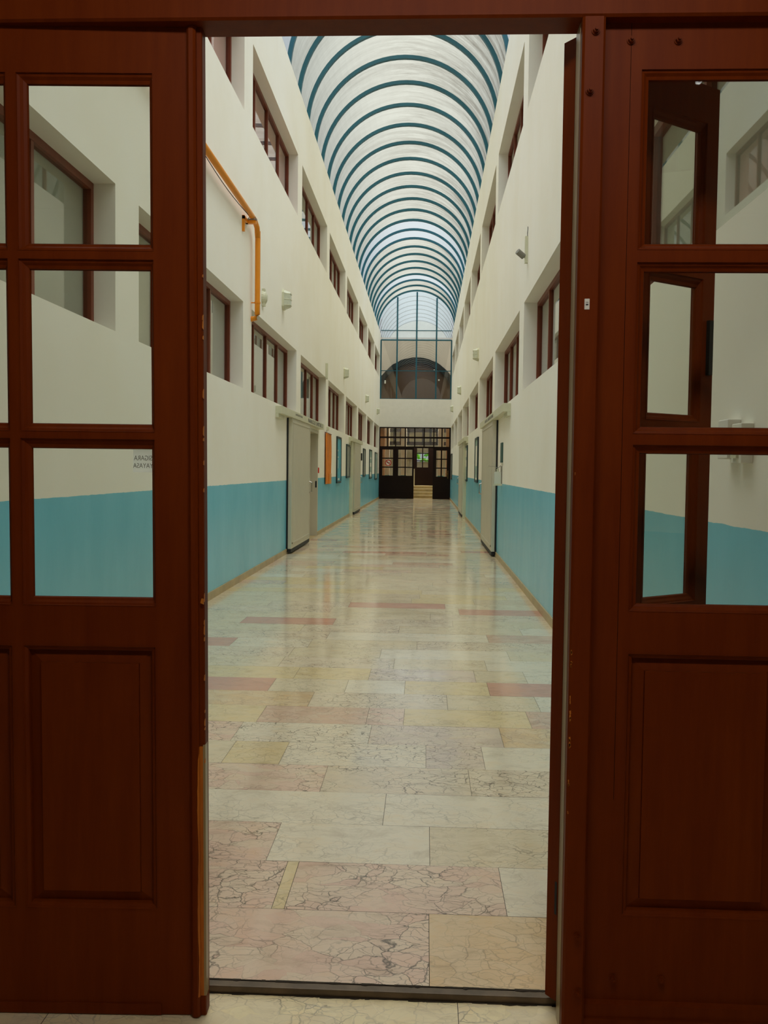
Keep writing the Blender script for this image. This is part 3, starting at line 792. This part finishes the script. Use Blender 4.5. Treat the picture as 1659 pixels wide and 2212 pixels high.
# ------------------------------------------------------------------ things on the walls
def board(side, x0, x1, y0, y1, face, label, cat, frame='board_frame', name='framed_board', fw=.05, marks=None):
    X = XL if side < 0 else XR; s = -side
    a, b = onX(x0, (y0 + y1) / 2, X), onX(x1, (y0 + y1) / 2, X)
    ya, yb = min(a.y, b.y), max(a.y, b.y); xn = x0 if side < 0 else x1
    z1, z0 = onX(xn, y0, X).z, onX(xn, y1, X).z
    o = empty(name, (X, (ya + yb) / 2, z0), label=label, cat=cat)
    def P(m, nm, mat):
        k = m.build(nm, mat, o); k.matrix_parent_inverse = Matrix.Translation(-o.location); return k
    if frame:
        m = MB().box((X, ya, z0), (X + s * .035, yb, z0 + fw)).box((X, ya, z1 - fw), (X + s * .035, yb, z1)).box((X, ya, z0 + fw), (X + s * .035, ya + fw, z1 - fw)).box((X, yb - fw, z0 + fw), (X + s * .035, yb, z1 - fw))
        P(m, 'frame', frame)
    P(MB().box((X, ya + fw, z0 + fw), (X + s * .02, yb - fw, z1 - fw)), 'picture', face)
    if marks:
        H = z1 - z0 - 2 * fw; W = yb - ya - 2 * fw
        for (u0, u1, v0, v1) in marks: P(MB().box((X + s * .0195, ya + fw + W * u0, z0 + fw + H * v0), (X + s * .0225, ya + fw + W * u1, z0 + fw + H * v1)), 'print', 'white_paper')
    return o
board(-1, 726, 735, 942, 1044, 'board_blue', 'tall blue poster in a black frame beside the orange banner', 'poster', marks=[(.3, .6, .03, .07), (.2, .3, .7, .74), (.2, .35, .55, .58), (.25, .32, .3, .5)])
board(-1, 747, 754.5, 959, 1033, 'board_grey', 'grey poster in a black frame left of the far left sliding door', 'poster')
board(-1, 783.5, 788, 968.5, 1029.5, 'board_grey', 'grey framed poster just past the far left sliding door', 'poster')
board(-1, 797, 802, 970.5, 1034, 'board_pale', 'framed poster with pale blocks, middle of the last three on the left wall', 'poster', marks=[(.2, .8, .05, .2), (.2, .8, .4, .55), (.2, .8, .7, .75)])
board(-1, 809, 813.5, 976.5, 1036, 'board_pale', 'framed poster on the left wall closest to the far partition', 'poster')
board(1, 1028, 1034, 944, 1043, 'board_pale', 'tall black framed poster beside the near right sliding door', 'poster', marks=[(.2, .85, .35, .85), (.2, .85, .02, .06)])
board(1, 1006, 1010.5, 962, 1040, 'board_pale', 'black framed poster beside the far right sliding door', 'poster', marks=[(.2, .8, .4, .6), (.2, .8, .7, .9)])
board(1, 974.5, 977, 980, 1036, 'board_grey', 'narrow poster on the right wall next to the far partition', 'poster')
board(1, 1083.5, 1087, 956, 999, 'blind_green', 'narrow grey green strip of tape high on the right wall', 'strip', frame=None, name='wall_strip', fw=0.0)
# orange cloth banner, hanging loosely
ya, yb = onX(701, 990, XL).y, onX(713, 990, XL).y
za, zb = onX(701, 934, XL).z, onX(701, 1046, XL).z
m = MB(); N = 8; M_ = 60
def bp(i, j): 
    u, v = i / N, j / M_
    return (XL + .02 + .007 * math.sin(u * 6 + v * 2), ya + (yb - ya) * (u + .06 * math.sin(v * 5) * u), za + (zb - za) * v)
for i in range(N):
    for j in range(M_): m.quad(bp(i, j), bp(i + 1, j), bp(i + 1, j + 1), bp(i, j + 1), 0)
bn = m.build('banner', 'orange_cloth', smooth=True, fix=False)
md = bn.modifiers.new('solid', 'SOLIDIFY'); md.thickness = .006
tag(bn, 'orange cloth banner hanging on the left wall past the first sliding door', 'banner')
MB().box((XL + .028, ya + .62 * (yb - ya), zb), (XL + .04, ya + .98 * (yb - ya), zb + .25)).build('yellow_corner', 'gas_yellow', bn)
MB().tube([(XL + .02, ya - .05, za), (XL + .02, yb + .05, za)], .012, 8).build('hanging_rod', 'window_wood', bn)

def box_on(side, px, py, wy, hz, dx, name, mat, label, cat, bevel=.003, group=None):
    X = XL if side < 0 else XR; s = -side; p = onX(px, py, X)
    o = MB().box((X, p.y - wy / 2, p.z - hz / 2), (X + s * dx, p.y + wy / 2, p.z + hz / 2)).build(name, mat, bevel=bevel)
    return tag(o, label, cat, group)
def lamp(side, px, py, label, tilt=0.0, scale=1.0):
    X = XL if side < 0 else XR; s = -side; p = onX(px, py, X)
    o = empty('wall_lamp', tuple(p), label=label, cat='lamp', group='bulkhead lamps on the corridor walls')
    W, H = .22 * scale, .32 * scale
    def octo(w, h, c): return [(-w / 2 + c, -h / 2), (w / 2 - c, -h / 2), (w / 2, -h / 2 + c), (w / 2, h / 2 - c), (w / 2 - c, h / 2), (-w / 2 + c, h / 2), (-w / 2, h / 2 - c), (-w / 2, -h / 2 + c)]
    MB().prism(octo(W, H, .05), 0, 0, s * .035).build('back_plate', 'cream_plastic', o)
    m = MB(); A, B = octo(W * .92, H * .94, .045), octo(W * .6, H * .72, .03); k = len(m.v)
    for P_, xx in ((A, s * .035), (B, s * .13)):
        for a in P_: m.v.append((xx, a[0], a[1]))
    for i in range(8):
        j = (i + 1) % 8; m.f.append((i, j, 8 + j, 8 + i)); m.mi.append(0)
    m.f.append(tuple(range(8, 16))); m.mi.append(0)
    m.build('diffuser', 'lamp_glass', o)
    for zz in (-.09, 0, .09): MB().tube([(s * .04, -W * .46, zz * scale), (s * .135, -W * .3, zz * scale), (s * .135, W * .3, zz * scale), (s * .04, W * .46, zz * scale)], .005, 6).build('guard_bar', 'cream_plastic', o)
    o.rotation_euler = (tilt, 0, 0)
    return o
lamp(-1, 611, 648, 'octagonal bulkhead lamp on the left wall right of the yellow pipe')
lamp(-1, 743, 806, 'octagonal bulkhead lamp, second along the left wall')
lamp(-1, 789.5, 861, 'octagonal bulkhead lamp, third along the left wall')
lamp(-1, 814, 888, 'drooping bulkhead lamp at the far end of the left wall', .1)
lamp(1, 1034, 766, 'open bulkhead lamp, nearest one on the right wall', 0, .95)
lamp(1, 996, 843, 'octagonal bulkhead lamp, second along the right wall')
lamp(1, 979, 883, 'octagonal bulkhead lamp at the far end of the right wall')
# siren next to the pipe
p = onX(567, 643, XL)
o = empty('alarm_siren', tuple(p), label='small round cream siren between the yellow pipe and first lamp', cat='siren')
MB().tube([(0, 0, 0), (.02, 0, 0), (.05, 0, 0), (.07, 0, 0)], [.10, .10, .08, .04], 18).build('housing', 'cream_plastic', o, smooth=False)
MB().box((.0, -.05, -.12), (.04, .05, .12)).build('mounting_plate', 'cream_plastic', o)
# camera on the right wall
p = onX(1140, 540, XR)
o = empty('security_camera', tuple(p), label='small security camera on a plate high on the right wall', cat='camera')
MB().box((0, -.035, -.16), (-.035, .035, .16)).build('mounting_plate', 'cream_plastic', o)
MB().tube([(-.02, 0, -.09), (-.06, -.02, -.075)], .018, 8).build('bracket', 'cream_plastic', o)
MB().tube([(-.05, -.02, -.085), (-.13, -.06, -.03)], .036, 12).build('camera_body', 'cable_grey', o)
MB().tube([(-.004, .0, .16), (-.006, .004, .2), (-.004, -.003, .24), (-.003, 0, .28)], .004, 6).build('cable', 'black_rubber_and_shade', o)
p = onX(703, 802, XL)
box_on(-1, 703.5, 802, .10, .36, .05, 'junction_plate', 'cream_plastic', 'narrow cream cable box on the left wall above the third lower window pier', 'box')
box_on(-1, 706, 926, .16, .08, .05, 'banner_hook', 'cream_plastic', 'small cream bracket above the orange banner', 'bracket')
box_on(-1, 780, 987, .22, .26, .04, 'card_reader', 'black_rubber_and_shade', 'small dark plate right of the far left sliding door', 'plate')
box_on(-1, 758, 1008, .20, .62, .05, 'wall_box', 'board_grey', 'slim brownish box left of the far left sliding door', 'box')
box_on(-1, 681, 1046, .06, .14, .03, 'lock_plate', 'black_rubber_and_shade', 'black lock plate on the jamb of the near left sliding door', 'plate')
box_on(-1, 686.3, 1016, .08, .12, .03, 'fire_alarm', 'alarm_red', 'red alarm button beside the near left sliding door', 'alarm', .01)
box_on(1, 1004.0, 1016, .16, .2, .05, 'fire_alarm', 'alarm_red', 'red alarm button beside the far right sliding door', 'alarm', .01)
# hand sanitiser dispenser on the right wall
p = onX(1084, 1045, XR)
o = empty('soap_dispenser', tuple(p), label='elbow operated sanitiser dispenser on the right wall above the dado', cat='dispenser')
MB().box((0, -.05, -.02), (-.02, .05, .28)).build('back_plate', 'steel', o)
MB().prism([(-.02, 0), (-.12, 0), (-.12, .02), (-.12, .17), (-.10, .19), (-.02, .19)], 1, -.05, .05).build('bottle', 'bottle_plastic', o)
MB().box((0, -.07, -.03), (-.14, .07, 0)).build('drip_tray', 'cream_plastic', o)
MB().tube([(-.07, 0, .19), (-.07, 0, .235)], .018, 10).build('pump', 'cream_plastic', o)
MB().tube([(-.02, .0, .29), (-.06, 0, .25), (-.12, 0, .265), (-.19, 0, .275), (-.22, 0, .28)], .006, 6).build('lever', 'steel', o)
# cabinet boxes seen through the right glass
X = XR; p = onX(1615, 985, X)
o = empty('switch_box', tuple(p), label='white electrical switch box on the right wall behind the glass', cat='box')
MB().box((0, -.06, -.028), (-.045, .05, .12)).build('housing', 'white_paper', o, bevel=.003)
MB().box((-.045, -.035, -.008), (-.055, .03, .10)).build('switch_plate', 'cream_plastic', o)
MB().tube([(-.055, -.005, .03), (-.062, -.005, .03)], .006, 8).build('screw', 'steel', o)
p = onX(1588, 985, X)
o = MB().box((X, p.y - .06, p.z - .012), (X - .05, p.y + .06, p.z + .14)).build('socket_box', 'end_wall_white', bevel=.004); tag(o, 'white cable box on the right wall left of the switch box', 'box')

# yellow gas pipe
xp = -2.27
pa = onX(447, 322, xp); pb = onX(545, 468, xp)
pt = empty('gas_pipe', tuple(pb), label='yellow gas pipe running along and down the left wall', cat='pipe')
def L_(m, nm, mat, **k):
    o = m.build(nm, mat, pt, **k); o.matrix_parent_inverse = Matrix.Translation(-pt.location); return o
pc = onX(557, 500, xp); pd = onX(557, 690, xp); yv = pc.y
path = [(xp, 6.5, pb.z), (xp, pb.y - .05, pb.z), (xp, pb.y + .15, pb.z), (xp, yv - .06, pb.z - .05), (xp, yv, pb.z - .18), (xp, yv, pc.z)]
for k in range(1, 8): path.append((xp, yv, pc.z + (pd.z + .06 - pc.z) * k / 7))
path += [(xp - .02, yv, pd.z + .01), (xp - .07, yv, pd.z), (xp - .16, yv, pd.z), (xp - .23, yv, pd.z)]
L_(MB().tube(path, .036, 12), 'pipe_run', 'gas_yellow', smooth=True)
br = MB().box((XL, pb.y - .03, pb.z - .09), (xp + .05, pb.y + .03, pb.z - .045)).box((XL, pb.y - .25, pb.z - .09), (XL + .03, pb.y + .03, pb.z - .045)).box((XL, pb.y - .25, pb.z - .24), (XL + .03, pb.y - .2, pb.z - .05))
L_(br, 'bracket', 'gas_yellow')
L_(MB().box((xp - .06, pb.y - .04, pb.z - .05), (xp + .06, pb.y + .01, pb.z - .035)).tube([(xp - .06, pb.y, pb.z - .04), (xp, pb.y, pb.z + .05), (xp + .06, pb.y, pb.z - .04)], .006, 6), 'clamp', 'cable_grey')
zc_ = onX(557, 655, xp).z
L_(MB().tube([(xp, yv, zc_ - .01), (xp, yv, zc_ + .01)], .042, 12).tube([(XL, yv, zc_), (xp - .03, yv, zc_)], .008, 6), 'clamp', 'gas_yellow')
wr_ = [(xp + .005, pb.y - 3.0 + .3 * k, pb.z - .055 - .05 * math.sin(math.pi * k / 9)) for k in range(10)]
L_(MB().tube(wr_, .005, 6), 'cable', 'black_rubber_and_shade')

# ------------------------------------------------------------------ near doorway: frame, leaf, fixed panel, open leaf
YF, YP, YBK = 2.38, 2.42, 2.475
fr = empty('trim_3', (0, YF, 0), kind='structure', label='brown painted timber frame around the near doorway')
def F(m, nm, mat, par=fr, **k):
    o = m.build(nm, mat, par, **k)
    if par is fr: o.matrix_parent_inverse = Matrix.Translation(-fr.location)
    return o
hz = onY(900, 38, YF).z
bev = .006
F(MB().prism([(YF + .0, hz + .006), (YF + .006, hz), (YBK + .0, hz), (YBK, hz + .5), (YF, hz + .5)], 0, -2.36, 1.19), 'header_beam', 'brown_gloss_paint')
pX0, pX1 = onY(1257, 1100, YF).x - .004, onY(1285, 1100, YF).x + .002
pX0 = 0.371; pX1 = 0.428
m = MB().prism([(pX0, YF + .006), (pX0 + .006, YF), (pX1 - .006, YF), (pX1, YF + .006), (pX1, YBK), (pX0, YBK)], 2, -.12, hz)
post = F(m, 'door_post', 'brown_gloss_paint')
F(MB().box((pX0 - .0012, YF + .034, -.02), (pX0 + .001, YBK + .001, hz - .001)), 'lit_side_strip', 'lit_side_worn_edge', post)  # inner side of the post, corridor light on it painted as lighter colour
m = MB()
for (py, h, w) in ((1408, 14, 3), (1440, 10, 2), (1512, 12, 2), (1545, 18, 3), (1606, 20, 4), (1690, 12, 3), (1755, 6, 2), (1025, 8, 1.6), (1430, 5, 4), (1598, 8, 4)):
    p = onY(1229 + (1100 - py) * .016, py, YF)
    s = YF / FPX
    for k in range(3):
        dz = random.uniform(-h, h) * s * .5; w_ = w * s * random.uniform(.4, 1)
        m.prism([(pX0 + .004, p.z + dz - h * s * .3), (pX0 + .004 + w_, p.z + dz - h * s * .1), (pX0 + .004 + w_ * .8, p.z + dz + h * s * .3), (pX0 + .003, p.z + dz + h * s * .2)], 1, YF - .0006, YF + .004)
F(m, 'paint_chip', 'bare_split_wood', post)
def bolt(px, py, y, par):
    p = onY(px, py, y)
    b = MB().tube([(p.x, y, p.z), (p.x, y - .003, p.z)], .0105, 18).tube([(p.x, y - .003, p.z), (p.x, y - .012, p.z)], .0078, 6).tube([(p.x, y - .012, p.z), (p.x, y - .019, p.z)], .004, 8)
    return b
for px, py in ((1287, 67), (1274, 197), (1247, 2022), (1248, 2142)):
    F(bolt(px, py, YF, post), 'bolt', 'brown_gloss_paint', post, smooth=False)
p = onY(1268, 657, YF)
stk = MB().box((p.x - .0065, YF - .0012, p.z - .0135), (p.x + .0065, YF + .001, p.z + .0135)).build('sticker', 'white_paper', bevel=.002)
tag(stk, 'small torn white sticker on the right door post', 'sticker')
MB().box((p.x - .003, YF - .0016, p.z - .003), (p.x + .003, YF - .001, p.z + .0005)).build('printed_mark', 'ink', stk)
MB().box((p.x - .003, YF - .0016, p.z + .004), (p.x + .003, YF - .001, p.z + .005)).build('printed_mark', 'ink', stk)

# outer posts out of frame and closing pieces to the walls
F(MB().box((-1.80, YF, -.12), (-1.70, YBK, hz)), 'door_post', 'brown_gloss_paint')
F(MB().box((-2.353, YF + .03, -.12), (-1.80, YBK, hz)), 'side_board', 'brown_gloss_paint')
F(MB().box((1.09, YF, -.12), (1.198, YBK, hz)), 'door_post', 'brown_gloss_paint')
F(MB().box((pX1, YF + .012, -.12), (1.09, YBK, .03)), 'bottom_rail', 'brown_gloss_paint')
wf = MB().box((-3.0, YF - .02, -.1), (XL - .001, YBK, 3.6)).box((XR, YF - .02, -.1), (3.0, YBK, 3.6)).box((XL - .001, YF + .0, hz + .5), (XR, YBK, 3.6))
tag(wf.build('wall_doorway', 'vestibule_plaster'), 'plaster around the near doorway', kind='structure')

def ring_mould(m, o, i, y0, y1, steps, gy):
    """mitred moulding between outer rectangle o and inner rectangle i (x0,x1,z0,z1); steps: (t, depth) profile"""
    prev = None
    for t, d in steps:
        r = [o[k] + (i[k] - o[k]) * t for k in range(4)]; y = y0 + d
        P_ = [(r[0], y, r[2]), (r[1], y, r[2]), (r[1], y, r[3]), (r[0], y, r[3])]
        if prev:
            for k in range(4): m.quad(prev[k], prev[(k + 1) % 4], P_[(k + 1) % 4], P_[k])
        prev = P_
    return prev
SASH = [(0, -.001), (.06, -.001), (.10, .004), (.35, .006), (.6, .012), (.9, .015), (1, .022)]
def joinery(parent, X0, X1, Z0, Z1, cols, glassrows, panelrows, y, depth, mat='brown_gloss_paint', gl='door_glass', place=None, mw=.027):
    """stiles, rails, muntins, panes and raised panels of a door leaf. cols: outer openings (x0,x1)"""
    def put(m, nm, mt_, par=None, **k):
        o = m.build(nm, mt_, par or parent, **k)
        if par is None and place: o.matrix_parent_inverse = place
        return o
    zs = sorted([Z0, Z1] + [z for r in glassrows + panelrows for z in r])
    xs = [X0] + [x for c in cols for x in c] + [X1]
    yb = y + depth
    # stiles run full height, inner vertical members between the openings
    put(MB().box((xs[0], y, Z0), (xs[1], yb, Z1)), 'stile', mat)
    put(MB().box((xs[-2], y, Z0), (xs[-1], yb, Z1)), 'stile', mat)
    zz = [Z0] + [z for r in sorted(panelrows + glassrows) for z in r] + [Z1]
    for k in range(0, len(zz), 2):
        if zz[k + 1] > zz[k] + .001: put(MB().box((xs[1], y, zz[k]), (xs[-2], yb, zz[k + 1])), 'rail', mat)
    for r in sorted(panelrows + glassrows):
        for k in range(2, len(xs) - 2, 2):
            put(MB().box((xs[k], y, r[0]), (xs[k + 1], yb, r[1])), 'muntin', mat)
    for c in cols:
        for r in glassrows:
            o_ = (c[0], c[1], r[0], r[1]); i_ = (c[0] + mw * 1.0, c[1] - mw * .45, r[0] + mw * .8, r[1] - mw)
            m = MB(); ring_mould(m, o_, i_, y, 0, SASH, 0)
            ring_mould(m, o_, i_, yb, 0, [(t, -d) for t, d in SASH], 0)
            g = put(MB().box((i_[0] - .004, y + .020, i_[2] - .004), (i_[1] + .004, y + .024, i_[3] + .004)), 'pane', gl)
            put(m, 'glazing_bead', mat, fix=False)
        for r in panelrows:
            o_ = (c[0], c[1], r[0], r[1]); w = .016; i_ = (c[0] + w, c[1] - w, r[0] + w, r[1] - w)
            m = MB(); ring_mould(m, o_, i_, y, 0, [(0, -.001), (.15, -.001), (.3, .003), (.8, .006), (.9, .010), (1, .021)], 0)
            w2 = .034; j_ = (i_[0] + w2, i_[1] - w2, i_[2] + w2, i_[3] - w2)
            pv = ring_mould(m, i_, j_, y, 0, [(0, .021), (.90, .012), (.92, .003), (1, .003)], 0)
            m.quad(*pv); m.box((c[0] + .0005, y + .0215, r[0] + .0005), (c[1] - .0005, yb - .008, r[1] - .0005))
            k = (i_[0], i_[1], i_[2], i_[3])
            put(m, 'raised_panel', mat, fix=False)
kL = YP / 2.39; kR = YP / 2.45
zl = lambda z: 1.45 + (z - 1.45) * kL
zr2 = lambda z: 1.45 + (z - 1.45) * kR
eX = -0.593                                   # free edge of the left leaf
leafL = empty('door_5', (eX, YP, ZV), kind='structure', label='brown glazed door leaf filling the left of the doorway')
plL = Matrix.Translation(-leafL.location)
cL = [(eX - .97 * kL, eX - .486 * kL), (eX - .461 * kL, eX - .112 * kL)]
gR = [(zl(2.003), zl(2.462)), (zl(1.535), zl(1.981)), (zl(1.080), zl(1.521))]
gR = [(zl(1.999), zl(2.446)), (zl(1.538), zl(1.979)), (zl(1.087), zl(1.521))]
joinery(leafL, eX - 1.112, eX - .022, ZV + .003, hz - .001, cL, gR, [(zl(.283), zl(.983))], YP, .042, place=plL)
def PL(m, nm, mat, **k):
    o = m.build(nm, mat, leafL, **k); o.matrix_parent_inverse = plL; return o
# rounded meeting bead on the free edge, split open near the floor
bx0, bx1 = eX - .023, eX + .015
pr = [(bx0, YP + .001), (bx0, YP - .008), (bx0 + .006, YP - .014), (bx0 + .017, YP - .014), (bx0 + .023, YP - .008), (bx0 + .024, YP - .001), (bx1 - .002, YP - .001), (bx1, YP + .003), (bx1, YP + .042), (bx0, YP + .042)]
PL(MB().prism(pr, 2, ZV + .003, hz - .002), 'meeting_bead', 'brown_gloss_paint')
zs0, zs1 = onY(445, 2150, YP).z, onY(440, 1612, YP).z
m = MB(); N = 40; rnd = random.Random(3)
prevp = None
for k in range(N + 1):
    t = k / N; z = zs1 + (zs0 - zs1) * t
    lw = .0008 + .0030 * abs(math.sin(t * 7.3)) + rnd.uniform(0, .0009)
    if t < .04: lw = .0
    cur = [(bx1 - .0150 - lw, YP - .0084 - lw, z), (bx1 - .0148, YP - .0088, z), (bx1 - .0142, YP - .0022, z), (bx1 - .0055, YP - .0022, z)]
    if prevp:
        for q_ in range(3): m.quad(prevp[q_], prevp[q_ + 1], cur[q_ + 1], cur[q_])
    prevp = cur
PL(m, 'split_wood', 'bare_split_wood', fix=False)
PL(MB().prism([(bx1 - .0055, YP - .0022), (bx1 + .0005, YP - .0018), (bx1 + .0005, YP + .03), (bx1 - .0055, YP + .03)], 2, zs0, zs1 + .004), 'exposed_edge', 'lit_side_worn_edge')
m = MB()
for k in range(20):
    z = rnd.uniform(.95, 1.95) if k < 14 else rnd.uniform(.66, .9)
    w = rnd.uniform(.0008, .0028); h = rnd.uniform(.003, .024)
    m.prism([(bx1 + .0006 - w, z), (bx1 + .0006, z - h * .2), (bx1 + .0008, z + h), (bx1 - w * .5, z + h * .7)], 1, YP - .006, YP + .003)
p = onY(443, 1298, YP); m.prism([(bx1 - .009, p.z - .004), (bx1 - .001, p.z - .008), (bx1 + .0006, p.z + .006), (bx1 - .006, p.z + .007)], 1, YP - .0115, YP - .004)
PL(m, 'paint_chip', 'bare_split_wood')
PL(MB().box((eX - 1.1, YP - .004, ZV + .003), (eX - .105, YP, zl(.028))).box((eX - 1.1, YP - .0045, zl(.026)), (eX - .105, YP + .002, zl(.030))), 'kick_strip', 'brown_gloss_paint')

# paper notice taped on the far side of the glass, read from behind
pn = onY(313, 995, YP + .026)
pA, pB = onY(290, 1020, YP + .026), onY(334, 972, YP + .026)
m = MB(); m.quad((pA.x, YP + .0252, pA.z), (pB.x, YP + .0252, pA.z), (pB.x, YP + .0252, pB.z), (pA.x, YP + .0252, pB.z))
nt1 = m.build('paper_notice', 'thin_paper', fix=False)
tag(nt1, 'white paper notice taped behind the lowest left door pane', 'notice')
text('lettering', 'SIGARA', .018, (pn.x - .002, YP + .0247, pn.z + .006), (math.pi / 2, 0, 0), 'cable_grey', nt1, .8, True, .0001)
text('lettering', 'YAYASA', .018, (pn.x - .002, YP + .0247, pn.z - .014), (math.pi / 2, 0, 0), 'cable_grey', nt1, .8, True, .0001)

# the old leaf stands a little out of square and not quite shut
for ch in leafL.children:
    for v in ch.data.vertices: v.co.x -= .008 * (v.co.z - 1.25)
yaw = Matrix.Translation((eX, YP, 0)) @ Matrix.Rotation(math.radians(2.0), 4, 'Z') @ Matrix.Translation((-eX, -YP, 0))
leafL.rotation_euler = (0, 0, math.radians(2.0))
nt1.matrix_world = yaw

# fixed panel right of the post
leafR = empty('door_6', (pX1, YP, 0), kind='structure', label='brown fixed door panel right of the bolted post')
plR = Matrix.Translation(-leafR.location)
cR = [(.5315 * kR, .93)]
gRr = [(zr2(2.020), zr2(2.474)), (zr2(1.550), zr2(1.990)), (zr2(1.088), zr2(1.523))]
joinery(leafR, pX1 - .003, 1.092, .03, zr2(2.61), cR, gRr, [(zr2(.277), zr2(.979))], YP, .042, place=plR, mw=.024)
for px, py in ((1363, 88), (1465, 88), (1323, 2112), (1427, 2112)):
    o = bolt(px, py, YP, leafR).build('bolt', 'brown_gloss_paint', leafR); o.matrix_parent_inverse = plR
m = MB().prism([(YP - .018, zr2(.045)), (YP, zr2(.05)), (YP, zr2(.0)), (YP - .02, zr2(.0))], 0, pX1, 1.09).box((pX1, YP - .026, -.1), (1.09, YP, zr2(-.001)))
o = m.build('base_board', 'brown_gloss_paint', leafR); o.matrix_parent_inverse = plR
o = MB().tube([(.499, YP - .0002, .6), (.4985, YP - .0002, 2.58)], .0006, 4).build('joint_line', 'dark_far_wood', leafR); o.matrix_parent_inverse = plR

# open leaf swung back into the corridor behind the fixed panel
ang = math.radians(36)
hx, hy = .372, 2.497
leafO = empty('door_7', (hx, hy, 0), ang, kind='structure', label='brown glazed leaf swung open behind the fixed right panel')
zo = lambda z: z
cO = [(.09, .262), (.30, .535)]
gO = [(2.03, 2.44), (1.57, 1.97), (1.07, 1.51)]
joinery(leafO, 0, .587, .012, 2.575, cO, [(1.07, 1.535), (1.60, 2.02), (2.07, 2.47)], [(.25, .93)], 0, .042)
p = Vector((.60, -.001, 1.9))
MB().box((.555, -.012, 1.74), (.572, 0, 1.9)).build('rim_lock', 'black_rubber_and_shade', leafO)
MB().box((-.001, .004, .25), (.0, .012, .34)).build('latch_slot', 'black_rubber_and_shade', leafO)

# ------------------------------------------------------------------ vestibule around the viewer
m = MB().box((-3.1, -3.2, -.1), (-3.0, YBK, 3.6)); tag(m.build('wall_vestibule_left', 'vestibule_plaster'), kind='structure')
m = MB().box((3.0, -3.2, -.1), (3.1, YBK, 3.6)); tag(m.build('wall_vestibule_right', 'vestibule_plaster'), kind='structure')
m = MB().box((-3.1, -3.3, -.1), (-1.6, -3.1, 3.6)).box((-.4, -3.3, -.1), (.7, -3.1, 3.6)).box((1.7, -3.3, -.1), (3.1, -3.1, 3.6)).box((-1.6, -3.3, 2.6), (-.4, -3.1, 3.6)).box((.7, -3.3, 2.6), (1.7, -3.1, 3.6)).box((-1.6, -3.3, -.1), (-.4, -3.1, .9)).box((.7, -3.3, -.1), (1.7, -3.1, .1))
tag(m.build('wall_vestibule_back', 'vestibule_plaster'), kind='structure')
m = MB().box((-3.1, -3.3, 3.6), (3.1, YBK, 3.7)); tag(m.build('ceiling', 'vestibule_plaster'), 'vestibule ceiling above the viewer', kind='structure')
tl = empty('tube_lamp', (1.4, .4, 3.5), label='fluorescent tube lamp on the vestibule ceiling', cat='lamp')
MB().box((-.05, -.62, .03), (.05, .62, .1)).build('housing', 'white_paper', tl)
MB().tube([(0, -.6, .01), (0, .6, .01)], .018, 10).build('tube', 'tube_glow', tl)
